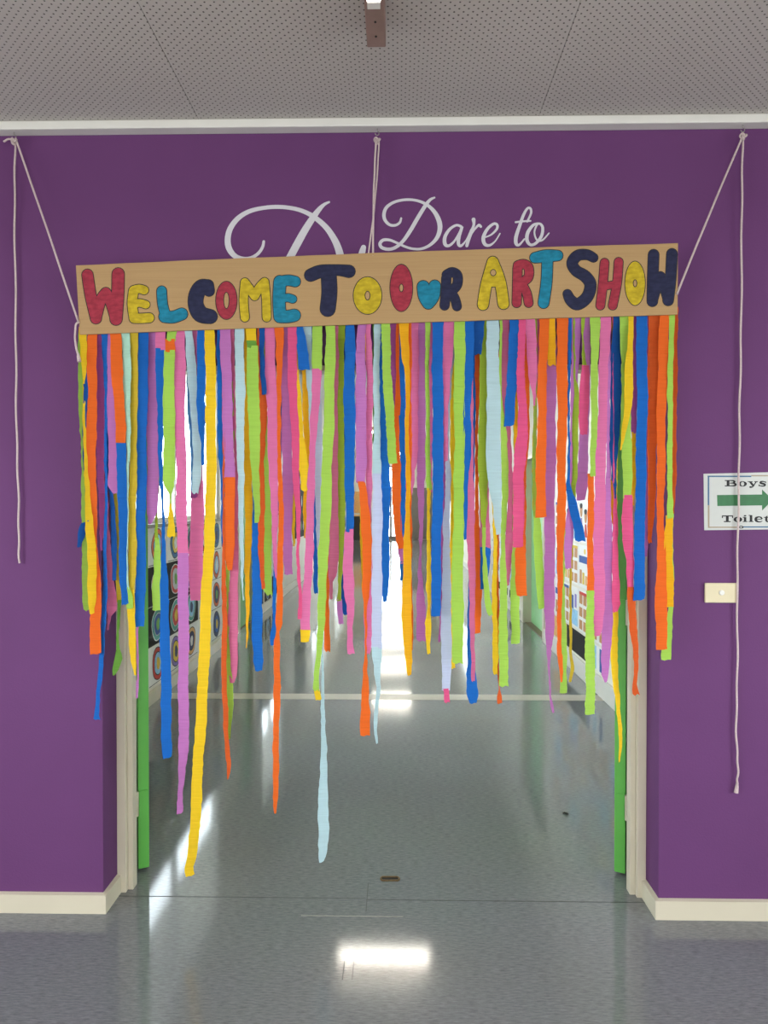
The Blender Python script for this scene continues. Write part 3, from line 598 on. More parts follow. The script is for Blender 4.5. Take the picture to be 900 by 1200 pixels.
# (layer, [(colour, [(x, y, width) ...]) ...]) measured from the photo; layer 0 front, 1 middle, 2 back
ST = [
(1,[('L',[(96,385,7),(95,450,5),(97,520,4),(99,560,5),(100,620,7),(101,680,7),(102,715,7)])]),
(0,[('Y',[(97,385,8),(98,420,6),(98,452,2),(100,540,3),(103,580,5),(105,620,8),(108,660,9),(108,700,8),(108,719,4)])]),
(0,[('N',[(101,385,5),(100,450,4),(99,520,3),(101,570,3),(104,603,6),(106,611,5),(101,613,10),(96,626,7),(93,641,3)])]),
(0,[('O',[(108,385,12),(107.5,420,12),(107,482,12),(107,548,10),(108,590,9),(110,640,7),(112,690,11),(112,750,12),(112,766,12)])]),
(2,[('Q',[(118,385,9),(118,480,9),(118,560,8),(119,600,6),(119,645,3)])]),  # mauve strip, its shade put into the plum colour
(1,[('B',[(122,385,7),(124,450,5),(124,520,4),(124,600,4),(123,650,5),(123,700,6),(121,740,6),(118,780,6),(115,815,6),(114,838,6),(114,843,8)])]),
(1,[('N',[(124,385,8),(125,430,6),(126,500,5),(129,570,5),(132,600,6),(134,640,7),(133.5,680,5)])]),
(0,[('M',[(129,385,5),(129,420,8),(131,482,10),(132,540,11),(133,570,11),(135,578,6)])]),
(2,[('R',[(117,385,6),(119,480,6),(121,560,8),(124,620,8),(129,680,9),(131,715,10),(128,722,4),(127,738,2)])]),
(2,[('D',[(140,385,6),(138,500,5),(136,577,6),(138,640,6),(140,705,5)]),('G',[(140,703,3),(139,730,2),(138,755,2),(139,772,7),(135,785,5),(133,791,2)])]),
(0,[('O',[(135,385,13),(137,432,13),(140.5,482,11),(141.5,522,10)]),('B',[(141.5,519,10),(143,560,10),(144,610,9),(145,667,9),(146,708,7)])]),
(0,[('T',[(146.5,385,10),(148.5,432,10),(150,482,7),(150,548,4),(149,600,3),(148,650,4),(149,690,6)]),('L',[(149,688,7),(151,700,9),(152,713,9)])]),
(0,[('D',[(157.5,385,9),(157,465,9),(156,548,9),(155,600,10),(155,650,10),(154,693,9)]),('Y',[(154,691,8),(154,712,9),(155,760,9),(156,775,7),(159,791,2)])]),
(0,[('B',[(168.5,385,11),(167,465,11),(165.5,557,10.5),(165,640,10.5),(164.5,697,10.5)]),('B',[(164,695,12),(163.5,712,12.5),(163,734,12.5)])]),
(2,[('M',[(165,385,3),(163,640,3),(161.5,735,3),(161,790,2),(161,805,4),(160.5,818,3)])]),
(1,[('M',[(178,385,10),(178.5,465,12),(179,557,13),(178.5,600,11),(176,614,4)])]),
(0,[('P',[(188,385,12),(188,410,11)]),('B',[(187.5,408,9),(187.5,465,7),(188.5,540,4),(189,565,4),(190,590,2),(192,620,3),(192,660,5),(192,690,9),(193,720,9),(194,780,11),(195,840,11),(195,880,11),(196,888,8)])]),
(2,[('V',[(185,385,4),(186,480,4),(185,560,3),(183.5,600,3),(184,632,4)]),('L',[(184,630,5),(184.5,660,8),(183.5,690,10),(184,715,9)])]),
(0,[('L',[(203,385,11),(200,399,9)]),('O',[(199,397,10),(199,412,10)]),('L',[(198,410,12),(198,465,13),(198,560,13.5),(199,570,10),(200,579,2),(200,592,1.5)]),('Y',[(200,590,2),(200,610,6),(200,629,8)])]),
(0,[('P',[(211,385,12),(210.5,465,13),(212,532,11),(213,600,12),(214,650,12)]),('M',[(214,648,12),(215,700,12),(215,800,11.5),(215,870,11.5),(214,900,7),(212,925,5),(211,940,6),(210,953,7)])]),
(0,[('C',[(220,385,8),(226,448,9.5),(229.5,498,10),(232,530,10),(231,560,9),(229,578,6)])]),
(2,[('E',[(219,385,3),(222,480,4),(226,530,6),(228,560,8),(228,577,8)]),('Q',[(228,575,8),(228,583,8)])]),
(2,[('P',[(227,385,8),(231,480,8),(232,560,11),(231,600,13),(230,650,14),(230,703,13)])]),
(0,[('B',[(235.5,385,9),(236,465,9),(236.5,505,7),(237,520,3),(238,545,3)])]),
(0,[('Y',[(245.5,385,11),(247,465,11),(247,557,11),(246,617,11.5),(241,717,12),(238,800,12),(233,880,12),(229,953,11.5),(225,1005,10),(222,1016,9),(223,1026,9)])]),
(1,[('B',[(258,385,6),(258,465,6),(259.5,530,6),(261,557,5),(261,600,3),(261,640,2)])]),
(0,[('M',[(264,385,12),(265.5,448,11.5),(269,548,11.5),(269,561,12)]),('O',[(269,559,11.5),(269.5,617,11.5),(268.5,655,10),(269,668,6)])]),
(1,[('R',[(272,385,5),(274,480,4),(277,540,5),(277,600,6),(274,660,9),(273.5,700,10.5),(273,776,10),(273,792,8),(272,800,5)])]),
(0,[('U',[(262,385,3),(262,560,3),(262,640,4),(263,700,6),(263,800,6.5),(265,860,6),(268,890,6),(268,905,4),(267,913,2)])]),
(1,[('L',[(270,385,3),(272,460,4),(273,500,3),(269,600,3),(267,680,4),(267,750,3),(269,800,7),(269,840,7),(268,866,4)])]),
(0,[('C',[(280.5,385,10.5),(281.5,465,10.5),(282,557,8),(283,617,5.5),(283.5,660,4),(284,690,2),(286,703,2)])]),
(0,[('Y',[(294,383,11),(294,401,11)]),('G',[(294,399,11),(295,407,11)]),('L',[(295.5,405,12),(297,465,14),(298.5,530,11),(300,557,8),(301,590,6),(301,612,5)])]),
(1,[('A',[(289,385,6),(289,465,7),(290.5,557,9),(291.5,600,9),(290.5,650,7),(290,700,5),(289.5,735,3),(289,759,1.5)])]),
(1,[('B',[(296,385,3),(296,500,4),(299,560,6),(300,633,7.5),(301,690,10),(301.5,740,10.5),(303,775,10),(303,786,7)])]),
(1,[('U',[(304,385,4),(304,450,5),(308,470,8),(308,500,7),(306,550,6),(306.5,600,6),(306.5,650,5.5),(307.5,680,4),(308,690,3)])]),
(0,[('N',[(307,385,6),(307.5,430,6),(309,462,6)])]),
(2,[('L',[(311,385,4),(311,480,4),(312,530,6),(313,570,7.5),(313.5,640,7.5),(313.5,690,8),(315,697,6)])]),
(0,[('P',[(315.5,385,12),(317.5,448,12),(320,520,11.5),(320.5,557,11),(322,610,7.5),(322.5,650,5),(324,677,4)])]),
(0,[('O',[(327,385,11),(327.5,448,6),(326.5,515,4),(328.5,560,5.5),(329,633,6.5),(328,683,7),(326.5,730,8),(326,740,3),(325,756,8),(324.5,800,8),(323.5,880,7),(322.5,930,6.5),(322.5,945,4),(323,953,2)])]),
(2,[('B',[(329,385,3),(328,550,3),(322,650,3),(321.5,735,4),(320,742,6),(319,756,5)])]),
(1,[('M',[(336,385,10),(336,482,11.5),(337,557,10.5),(337,633,9.5),(337.5,673,8)])]),
(0,[('H',[(342,385,10),(343,448,9.5),(346,515,8),(347,557,7.5),(349,600,4.5),(349.5,650,3),(351.5,700,3.5),(351,725,4)])]),
(0,[('B',[(349,383,8),(354,410,12),(357,433,13)])]),
(1,[('C',[(359.5,385,10.5),(362,438,7.5),(364,475,4),(365,520,2)])]),
(1,[('Y',[(346,385,3),(347,410,4),(348.5,450,5),(351,500,7),(355,540,10),(358,560,11),(358.5,575,11)])]),
(2,[('Y',[(345,385,2),(344,540,2),(343,557,4),(343,600,5),(344,640,2)])]),
(2,[('A',[(357,385,6),(358,470,6),(361,540,5),(359,580,5),(358,630,3)])]),
(2,[('B',[(365,385,2),(365,500,2),(367,560,3),(369,600,4),(370,650,5),(370.5,695,4)])]),
(0,[('L',[(372.5,383,11),(371.5,434,11)]),('P',[(371,432,11.5),(369,482,9),(366,530,7),(364,570,9),(363.5,620,9),(361,670,9.5),(358.5,710,10.5),(357.5,740,11)]),('Y',[(357.5,738,11),(357,752,10)])]),
(1,[('W',[(375,385,3),(374,470,4),(373,523,9),(373,560,9),(374,600,7),(374.5,660,4),(376,742,2)]),('C',[(376,740,2),(377.5,770,1.5),(378,810,3),(379,850,4.5),(379,900,7),(379,940,11),(379,980,11),(377,1005,8),(376.5,1010,5)])]),
(0,[('L',[(387.5,383,11),(386.5,448,11.5),(383,557,11.5),(380,633,11.5),(377,700,9.5),(376,740,7.5),(373,775,5.5),(370,795,6),(370,809,6.5)]),('Y',[(370.5,807,7),(373,820,7)])]),
(1,[('R',[(393,385,6),(393,465,6),(392,530,7),(391.5,600,9.5),(390.5,660,10.5),(390,675,9),(388.5,682,4),(388.5,702,3)])]),
(2,[('O',[(386,385,3),(386,600,3),(384,650,4),(383,700,5.5),(383,763,6)])]),
(1,[('V',[(400,385,8),(399,465,8),(399.5,557,9),(400,617,8.5),(399,660,6),(397.5,690,3.5),(397.5,704,5)]),('M',[(398,702,5),(399,720,6.5),(400,731,6)])]),
(0,[('B',[(410,383,9),(410,415,11.5),(409.5,482,12.5),(410,557,10.5),(409.5,623,8)]),('P',[(409,620,9),(408.5,650,11),(408.5,683,12),(410.5,715,8),(410,740,6),(411,758,6.5),(412,766,8)])]),
(2,[('N',[(404,385,3),(404,560,2),(402,650,3),(402,700,4),(404,715,7),(406,720,4)])]),
(0,[('M',[(426,383,9),(423,400,9),(422.5,430,11),(423,482,12),(423,540,12),(422.5,566,10)]),('O',[(423,564,8),(426.5,580,9),(429,617,10.5),(430,667,10),(429.5,690,8),(428.5,715,3),(428.5,760,2),(428.5,780,4),(428.5,810,8),(427.5,845,10.5),(427.5,862,10.5)])]),
(1,[('P',[(431,385,6),(433,440,7),(432.5,520,7),(432,557,6.5),(434,620,3),(433,680,5),(431.5,720,8.5),(431,758,8),(430,766,5)])]),
(2,[('Y',[(425,385,2),(424,600,3),(424,650,3),(426,695,2)])]),
(1,[('A',[(429,385,5),(429.5,405,4),(429.5,424,2)])]),
(0,[('C',[(442,385,7),(441.5,432,7),(441.5,500,7),(442,557,9.5)]),('W',[(442,555,9.5),(441.5,633,12),(441.5,717,11.5),(442,760,11.5)]),('C',[(442,758,11),(442,785,8),(443,805,5),(441.5,830,4),(440.5,850,4),(442,871,2)])]),
(2,[('G',[(439,385,4),(438.5,480,3),(438,520,2)])]),
(1,[('B',[(447,385,5),(448,440,6),(448.5,482,9),(450.5,557,11),(451,633,10),(451,690,8),(451,705,4)])]),
(0,[('L!',[(451.5,383,9.5),(453,423,9.5),(456,473,10),(457.5,507,9.5),(459.5,530,9.5),(461,543,9)])]),
(2,[('Q',[(461,385,9),(461,430,8),(461,480,6),(461,560,3)])]),  # mauve under the banner, shade carried by the darker plum
(1,[('O',[(466,385,3),(466,430,3.5),(465.5,482,6.5),(464,550,9.5),(465.5,600,9),(467.5,625,8),(470,645,7)]),('M',[(469.5,643,7),(471,660,4)]),('B',[(470.5,658,4),(470.5,680,4)])]),
(2,[('B',[(470,385,6),(470,430,6),(472,480,7),(472.5,557,7),(472.5,600,5.5),(472,630,4)])]),
(0,[('A',[(473,383,11.5),(475.5,415,8.5),(477.5,440,5),(477,498,4),(478,557,5),(478,600,5),(477,650,8.5),(477,717,11),(477.5,745,10),(478.5,775,7.5),(480,791,4)])]),
(1,[('O',[(479.5,385,5),(479,500,6),(479.5,600,5),(480.5,700,5),(482,762,4)])]),
(2,[('P',[(484.5,385,10),(484.5,465,10),(484.5,530,8),(483,557,6),(482,582,2)])]),
(2,[('M',[(493.5,385,9),(493.5,465,9),(493.5,550,8),(493.5,590,6),(493,622,3.5),(492.5,650,2),(493,680,5),(493,710,8.5),(493,751,9)])]),
(1,[('L',[(501,385,5),(501,480,4),(502,540,5),(502.5,574,6)]),('Y',[(502,572,4),(502,610,3),(503,650,4.5),(502.5,685,6.5),(502.5,708,2.5),(502.5,730,7),(502,755,4),(502.5,766,3)])]),
(2,[('P',[(505,385,4),(505,480,4),(505,577,3)])]),
(0,[('B',[(513,383,12),(513,465,12),(513.5,557,12),(512,617,11),(511,680,10.5),(511,722,10.5)])]),
(1,[('Q',[(519,385,3),(520,500,4),(520,557,5),(518,633,4.5),(516,700,2.5),(515.5,752,2)])]),
(0,[('P',[(525.5,378,10),(525,395,13),(525,412,12),(523,440,8),(522.5,480,6),(522.5,540,4)])]),
(1,[('W',[(530,385,5),(529,415,8),(526,445,6),(525,480,4),(524.5,530,4),(525,560,6),(524,600,6),(522,650,10),(522.5,717,11.5),(523,780,10.5),(523,809,9)]),('H',[(523.5,807,6),(524,823,6)])]),
(2,[('Y',[(531,385,3),(530.5,473,6),(530.5,557,4.5),(529.5,640,3.5),(530.5,720,3.5),(531,783,4)])]),
(0,[('L',[(538.5,381,12),(538.5,448,12),(538,557,11),(537,633,12),(536,717,13),(536.5,760,12),(536.5,777,11)])]),
(0,[('B',[(550,381,11.5),(548.5,440,10.5),(547.5,480,8.5),(547,532,9),(546,570,6),(545,600,5),(544.5,632,3)])]),
(1,[('R',[(553,385,3),(552.5,460,3.5),(551.5,557,6.5),(551.5,617,9),(552.5,650,8),(553.5,717,6),(554,770,4.5),(554,798,4)])]),
(2,[('B',[(556,385,4),(555,500,4),(554,560,3),(551,650,3),(550,720,3),(549,760,4),(550,772,5),(552,790,9),(554,815,11),(555,824,7)])]),
(1,[('N',[(562,381,11),(559.5,415,9)])]),
(2,[('U',[(561,385,6),(560.5,440,7),(559,485,3),(558.5,557,3)]),('O',[(558.5,555,3),(558.5,590,4),(558.5,640,9),(558.5,700,9.5),(558.5,742,9)])]),
(1,[('V',[(567,385,7),(566.5,465,9),(566,557,10.5),(567,590,8),(567.5,620,4)]),('L',[(567.5,618,4),(567,650,4),(569,680,6),(573,710,6.5),(575,721,6)])]),
(2,[('R',[(570,385,4),(570,500,5),(568,580,9),(568,642,11)]),('B',[(568.5,641,10),(568,670,9),(566,690,5)])]),
(0,[('C',[(577.5,381,13),(578,448,14),(578.5,490,15.5),(578.5,530,16),(579.5,565,15),(583,600,8),(584.5,626,5)])]),
(1,[('Y',[(580,385,2),(580,540,2),(579.5,590,4),(580,650,4),(579.5,717,5),(580.5,770,5.5),(581,790,4)])]),
(2,[('U',[(583,385,2),(583,650,3),(583,750,3.5),(584,785,2),(585,808,1),(584.5,816,5),(585,824,6)])]),
(1,[('L',[(587,385,3),(587,470,3),(590.5,510,6.5),(592,557,8),(590.5,600,6),(590,640,5),(589.5,690,7.5),(590,740,9.5),(590,804,10)])]),
(2,[('R',[(592,385,9),(591,450,7),(593,500,8),(596,540,8),(598,580,6),(597,630,9),(595,668,6),(595,686,2)])]),
(0,[('B',[(603.5,380,10.5),(600,440,11),(596.5,499,10.5)])]),
(0,[('H!',[(612,383,7),(610.5,440,8),(611.5,470,9),(612.5,500,11),(610.5,530,13),(607.5,560,12.5),(607.5,600,12),(607.5,641,11.5)])]),
(1,[('O',[(616,385,6),(616,440,9),(615.5,500,8),(614,560,5),(612,620,6),(610.5,650,11),(611,698,11)])]),
(0,[('P',[(620.5,381,11),(623,415,10.5),(625,445,8),(626,458,4),(626.5,475,1.5)])]),
(2,[('P',[(631,385,8),(630,430,6),(628,466,3)])]),
(1,[('A',[(605,385,2),(604.5,440,3),(604,480,5),(605,510,5),(604,528,2)])]),
(2,[('L',[(628,385,2),(627,480,4),(626,530,4),(626,557,3),(628,600,6),(631,640,9),(633,680,8.5),(634.5,713,7)])]),
(2,[('L',[(603,385,2),(603,550,2),(603,630,4),(603.5,660,6.5),(603.5,717,8.5),(604,754,8)])]),
(0,[('O',[(638,382,10.5),(635.5,465,10),(634,557,11),(633.5,606,11.5)])]),
(2,[('Y',[(628,385,2),(626,557,3.5),(625.5,598,3)])]),
(0,[('A',[(646.5,381,8),(646,428,8.5)])]),
(1,[('M',[(646,385,9),(645.5,430,11.5),(645,532,11),(644,617,10.5),(644,700,11),(643.5,740,9),(643,765,4),(644,785,1.5),(645,815,2),(647,828,3),(648,835,1.5)])]),
(0,[('O',[(659,379,12),(659,465,11.5),(658,557,10),(657.5,617,9.5),(656.5,660,7),(655.5,717,5.5),(656,745,5),(656,770,6),(657.5,788,4),(658,799,2)])]),
(0,[('B',[(668,378,5),(667,420,3),(666.5,500,2),(666.5,560,3),(667,573,5),(671,590,9),(676,612,10),(680,634,10)])]),
(1,[('M',[(675,377,11),(675,415,8.5),(673,450,8),(671.5,500,7),(670.5,560,6),(669,600,9),(667,630,9),(665.5,666,7)])]),
(0,[('V',[(673,378,2),(673,440,2),(676,462,5),(674,500,6),(673.5,557,5),(672,592,3)])]),
(0,[('V',[(684,378,5),(683,400,2),(684.5,430,6)]),('H',[(685.5,428,9),(684.5,465,11),(683.5,500,11),(684,509,8)])]),
(1,[('M',[(687,378,9),(687,425,9),(685,500,10),(683,540,11),(681,570,12),(681,586,9)])]),
(0,[('L',[(697.5,377,11),(696.5,465,8),(695,558,6.5)]),('O',[(692.5,555,7.5),(692,617,7.5),(692,693,8)]),('L!',[(691.5,692,9),(691.5,780,11),(691.5,837,10.5)])]),
(0,[('P',[(710,375,11.5),(706.5,465,9),(703.5,557,12),(702,633,12.5),(702,717,11.5),(701,735,9),(700,745,5)])]),
(1,[('M',[(714,378,4),(713,465,5),(713,557,6),(712,633,10),(711.5,717,11.5),(710,770,10),(709.5,790,8),(711,799,3)])]),
(1,[('N',[(724,375,9),(722,420,11),(721.5,465,12),(720,520,9.5),(719.5,557,6),(721,584,2)])]),
(1,[('L',[(732.5,375,11),(732,420,8),(734,500,11),(735,557,10.5),(735,583,9.5)]),('H',[(735.5,580,10.5),(736,633,11.5),(738,660,9),(738.5,691,7)]),('U',[(739.5,688,9),(742,730,9),(745,770,6),(745,790,5),(744,802,5),(746,814,8)])]),
(0,[('Y',[(740,375,5),(738.5,400,7),(737.5,430,10),(737,460,10),(733.5,490,8),(730,510,5),(728,527,2)])]),
(2,[('Q',[(743,378,5),(743,440,6),(743,508,5)]),('A',[(743.5,506,5),(743,557,4.5),(742,592,2)])]),
(0,[('B',[(752,374,12),(752.5,465,11.5),(751,557,10.5),(750,617,11),(749,660,12),(749,703,12)])]),
(1,[('U',[(767,372,12),(765,448,11.5),(764,557,9.5),(763,600,8),(762,636,5)])]),
(0,[('O',[(779.5,370,11),(776,448,11),(774.5,557,10),(774,617,8.5),(775,660,11),(775,710,13),(775,761,12)])]),
(0,[('L',[(787.5,370,6.5),(785.5,448,7),(785,557,6.5),(785,607,8)]),('A',[(784,604,8),(783.5,640,10.5),(782.5,680,12.5),(782.5,711,12.5)])]),
(2,[('L',[(788,370,4),(787,560,4),(786,710,6),(784,735,8),(780,773,10)])]),
(1,[('U',[(792.5,370,4),(791,448,4),(790,557,3.5),(789.5,602,2)])]),
(2,[('M',[(759,372,3),(758.5,557,5),(757,620,4),(756,652,3)])]),
(1,[('H',[(719,378,2),(720,560,3),(721,620,6),(721.5,670,8),(721.5,708,9),(720,717,6)])]),
(2,[('A',[(718,378,2),(718,540,4),(718.5,580,5),(719.5,642,2)])]),
(2,[('Y',[(722,378,2),(722,680,3),(720,740,7),(720,770,8),(722,800,6),(725,840,4.5),(727.5,870,4),(726,893,1.5)])]),
(2,[('D',[(672,378,1.5),(670,640,2),(668.5,700,2),(669,760,2),(671,785,3.5),(668,799,2)])]),
(2,[('L',[(661,378,2),(660,700,3),(660.5,780,6),(660.5,812,6.5)])]),
]
LX = [('the red W of Welcome', 93, 148), ('the first yellow E', 148, 184), ('the blue L', 184, 218), ('the navy C', 218, 253), ('the red O of Welcome', 253, 280), ('the yellow M', 280, 319), ('the teal E', 319, 352),
      ('the navy T', 352, 413), ('the yellow O of To', 413, 452), ('the red O of Our', 452, 486), ('the teal U', 486, 514), ('the navy R', 514, 550), ('the yellow A', 550, 599), ('the red R', 599, 624),
      ('the teal T', 624, 658), ('the navy S', 658, 700), ('the red H', 700, 731), ('the yellow O of Show', 731, 758), ('the navy W of Show', 758, 800)]
def under(x):
    for n_, a_, b_ in LX:
        if a_ <= x < b_: return n_
    return LX[0][0] if x < 200 else LX[-1][0]
def bline(x):
    t = max(0.0, min(1.0, (x - BL[0]) / (BR[0] - BL[0]))); return BL[1] + (BR[1] - BL[1]) * t - 2.0 * math.sin(math.pi * t) * 0.5
info = []
for layer, segs in ST:
    cols = [CR[c[0]][0] for c, _ in segs]; names = []
    for c in cols:
        if not names or names[-1] != c: names.append(c)
    ext = max(w for _, p in segs for _, _, w in p); end = segs[-1][1][-1]
    info.append({'x': segs[0][1][0][0], 'cols': names, 'w': ext, 'end': end, 'u': under(segs[0][1][0][0]), 'layer': layer})
def lenword(y): return 'very short' if y < 480 else 'short' if y < 610 else 'mid-length' if y < 730 else 'long' if y < 850 else 'very long'
def endword(i):
    e = i['end'][2]; return 'pointed tip' if e < 3.5 else 'narrow end' if e < 7.5 else 'square end'
for i in info:
    u = []
    for c in i['cols']:
        if c not in u: u.append(c)
    i['c'] = u[0] if len(u) == 1 else ' and '.join(u[:2]) if len(u) == 2 else ', '.join(u[:3])
    i['label'] = '%s %s%s streamer, %s, under %s' % (lenword(i['end'][1]), 'thin ' if i['w'] < 7.5 else '', i['c'], endword(i), i['u'])
from collections import defaultdict
dd = defaultdict(list)
for i in info: dd[i['label']].append(i)
for lab, g in dd.items():
    if len(g) > 1:
        g.sort(key=lambda q: q['end'][0]); words = ['leftmost', 'rightmost'] if len(g) == 2 else ['leftmost', 'middle', 'rightmost'] if len(g) == 3 else ['leftmost', 'second', 'third', 'rightmost']
        for w_, i in zip(words, g): i['label'] = lab.replace('streamer, ', '%s streamer, ' % w_)
BASE = (-0.066, -0.050, -0.034)
rs = random.Random(11)
cnt = [0, 0, 0]
for (layer, segs), inf in zip(ST, info):
    k = cnt[layer]; cnt[layer] += 1
    Yl = BASE[layer] + (k % 4) * 0.004
    x0 = segs[0][1][0][0]; yb = bline(x0); topy = yb - 9
    sgn = 1 if rs.random() < 0.5 else -1; ph = rs.random() * 6.28
    top_pt = at(x0, topy, Yl); multi = len(segs) > 1
    par = None
    if multi:
        par = empty('streamer', top_pt); tag(par, inf['label'], 'streamer', 'crepe streamers hanging from the banner')
    for si, (ck, pts) in enumerate(segs):
        pts = list(pts); ruf = ck.endswith('!'); ck = ck[0]
        if si == 0:
            if pts[0][1] > topy + 2 or True: pts[0] = (pts[0][0], topy, pts[0][2])
            if pts[1][1] < topy + 6: pts[1] = (pts[1][0], topy + 12, pts[1][2])
        L_ = pts[-1][1] - pts[0][1]; out = []
        for a, b in zip(pts[:-1], pts[1:]):
            n_ = max(1, int(math.hypot(b[0] - a[0], b[1] - a[1]) / (2.2 if ruf else 5)))
            i_ = pts.index(a); p0 = pts[max(0, i_ - 1)]; p3 = pts[min(len(pts) - 1, i_ + 2)]
            for q in range(n_):
                t = q / n_; e = t * t * (3 - 2 * t)
                m0x, m1x = (b[0] - p0[0]) / max(1, b[1] - p0[1]) * (b[1] - a[1]), (p3[0] - a[0]) / max(1, p3[1] - a[1]) * (b[1] - a[1])
                h00, h10, h01, h11 = 2*t**3 - 3*t**2 + 1, t**3 - 2*t**2 + t, -2*t**3 + 3*t**2, t**3 - t**2
                out.append((h00 * a[0] + h10 * m0x + h01 * b[0] + h11 * m1x, a[1] + (b[1] - a[1]) * t, a[2] + (b[2] - a[2]) * e))
        out.append(pts[-1]); m = MB(); yoff = -0.0006 * si
        for n_, (x, y, w_) in enumerate(out):
            fade = min(1.0, max(0.0, (y - topy) / 30.0)); Y = -0.0725 + (Yl + yoff + 0.0725) * fade
            drift = min(1.0, max(0, y - topy) / 500.0); Y += 0.0012 * math.sin(y * 0.045 + ph) * fade
            if ruf: Y += 0.004 * abs(math.sin(y * 0.17 + ph)) - 0.002
            w_ *= (1.07, 1.12, 1.2)[layer] * (1 + 0.04 * math.sin(y * 0.083 + ph * 3)); x += (0.45 * math.sin(y * 0.061 + ph * 2) + 0.25 * math.sin(y * 0.19 + ph)) * fade
            c = at(x, y, Y); hw = w_ * pxm(Y) / 2; wr = max(1.0, w_)
            phi = sgn * math.acos(min(1, wr / 12.5)) * 0.42 * fade; dyw = hw * math.tan(phi)
            bul = 0.09 * hw * math.sin(y * 0.02 + ph) * fade
            e1, e2 = rs.uniform(-.45, .45) * pxm(Y), rs.uniform(-.45, .45) * pxm(Y)
            ez = 0.0
            if n_ == len(out) - 1: ez = rs.uniform(-1.5, 1.5) * pxm(Y) * min(1, w_ / 8)
            m.v += [c + Vector((-hw + e1, -dyw, ez)), c + Vector((-hw * .35, -dyw * .35 - bul, -ez * .4 - (0.9 * pxm(Y) if n_ == len(out) - 1 else 0))), c + Vector((hw * .35, dyw * .35 - bul, ez * .6)), c + Vector((hw + e2, dyw, -ez))]
        for n_ in range(len(out) - 1):
            for q in range(3): m.f.append((4 * n_ + q, 4 * n_ + 4 + q, 4 * n_ + 5 + q, 4 * n_ + 1 + q))
        nm = 'streamer' if not multi else ('upper_length', 'lower_length')[si] if len(segs) == 2 else ('upper_length', 'middle_length', 'lower_length', 'tip')[si]
        ob = m.build(nm, CR[ck][1], par, origin=at(out[0][0], out[0][1], Yl), smooth=True)
        if multi: ob['label'] = CR[ck][0] + ' crepe paper length'
        else: tag(ob, inf['label'], 'streamer', 'crepe streamers hanging from the banner')
# ------------------------------------------------------------------ artworks on the corridor walls
def artcol(n, rgb): return plain(n, rgb, 0.6, 0.12, 30)
AC = {k: artcol('art_%s_paint' % k, v) for k, v in dict(blue=(60, 112, 158), orange=(216, 104, 56), teal=(84, 160, 150), navy=(40, 48, 92), yellow=(222, 190, 74), lilac=(140, 124, 190), red=(196, 62, 54),
      brown=(192, 140, 92), green=(112, 166, 84), grey=(196, 198, 202), white=(232, 232, 230), tan=(226, 176, 112), royal=(46, 86, 158), sky=(150, 200, 232), black=(20, 20, 22)).items()}
def sheet_at(X, s, yc, zc, wy, hz, matp, name, label, group, cat='artwork'):
    """paper sheet flat on a corridor wall; returns root and a map from sheet coords (u right when facing, v up) to world"""
    o = empty(name, (X + s * 0.001, yc, zc - hz / 2)); tag(o, label, cat, group)
    a, b = sorted((X + s * 0.0005, X + s * 0.003)); MB().box(a, b, yc - wy / 2, yc + wy / 2, zc - hz / 2, zc + hz / 2).build('paper', matp, o)
    return o, (lambda u, v, lay: Vector((X + s * (0.003 + 0.0007 * lay), yc + s * u, zc + v)))
def blob(o, mp, cu, cv, ru, rv, lay, mat, name, wobv=0.06, hole=0.0, seed=0):
    m = MB(); annulus(m, 0, 0, 1, 1, hole, hole, lay, mapf=lambda x, y, Y: mp(cu + x * ru, cv + y * rv, Y), n=20, wob=wobv) if hole > 0 else m.poly([mp(cu + ru * (1 + wobv * math.sin(3 * a + seed)) * math.cos(a), cv + rv * (1 + wobv * math.cos(2 * a + seed)) * math.sin(a), lay) for a in [2 * math.pi * k / 20 for k in range(20)]])
    return m.build(name, mat, o)
def bar(o, mp, u0, v0, u1, v1, lay, mat, name):
    return MB().poly([mp(u0, v0, lay), mp(u1, v0, lay), mp(u1, v1, lay), mp(u0, v1, lay)]).build(name, mat, o)
ra = random.Random(5)
cols5 = ['blue', 'orange', 'teal', 'red', 'yellow', 'lilac', 'navy', 'green']
rows = [('top row', 1.17), ('second row', 0.87), ('third row', 0.57), ('bottom row', 0.27)]
def ring_sheet(yc, zc, black, seq, label, group, wy=0.44, hz=0.294):
    o, mp = sheet_at(HXL, 1, yc, zc, wy, hz, M['blackpaper'] if black else M['paper'], 'art_sheet', label, group)
    sd = ra.random() * 6
    blob(o, mp, 0, 0, 0.135, 0.132, 1, AC['white'] if black else AC['black'], 'painted_shape', 0.07, 0, sd)
    blob(o, mp, 0, 0, 0.126, 0.124, 2, AC[seq[0]], 'painted_shape', 0.07, 0, sd)
    blob(o, mp, 0, 0, 0.094, 0.093, 3, AC['grey'] if black else AC['black'], 'painted_shape', 0.07, 0, sd + .3)
    blob(o, mp, 0, 0, 0.086, 0.085, 4, AC[seq[1]], 'painted_shape', 0.07, 0, sd + .3)
    blob(o, mp, 0, 0, 0.04, 0.05, 5, AC[seq[2]], 'painted_shape', 0.12, 0, sd)
    bar(o, mp, -0.2, -hz / 2 + 0.004, 0.2, -hz / 2 + 0.009, 1, AC['black'], 'ink_line')
SEQ = [['orange', 'red', 'yellow'], ['blue', 'navy', 'sky'], ['red', 'orange', 'tan'], ['teal', 'blue', 'grey'], ['blue', 'sky', 'navy'], ['lilac', 'navy', 'blue'], ['teal', 'royal', 'yellow'], ['orange', 'yellow', 'red'], ['navy', 'green', 'blue'], ['green', 'teal', 'red']]
ordn = ['nearest', 'second', 'third', 'fourth', 'fifth', 'sixth']
def cname(q): return q[0] + ' and ' + q[1]
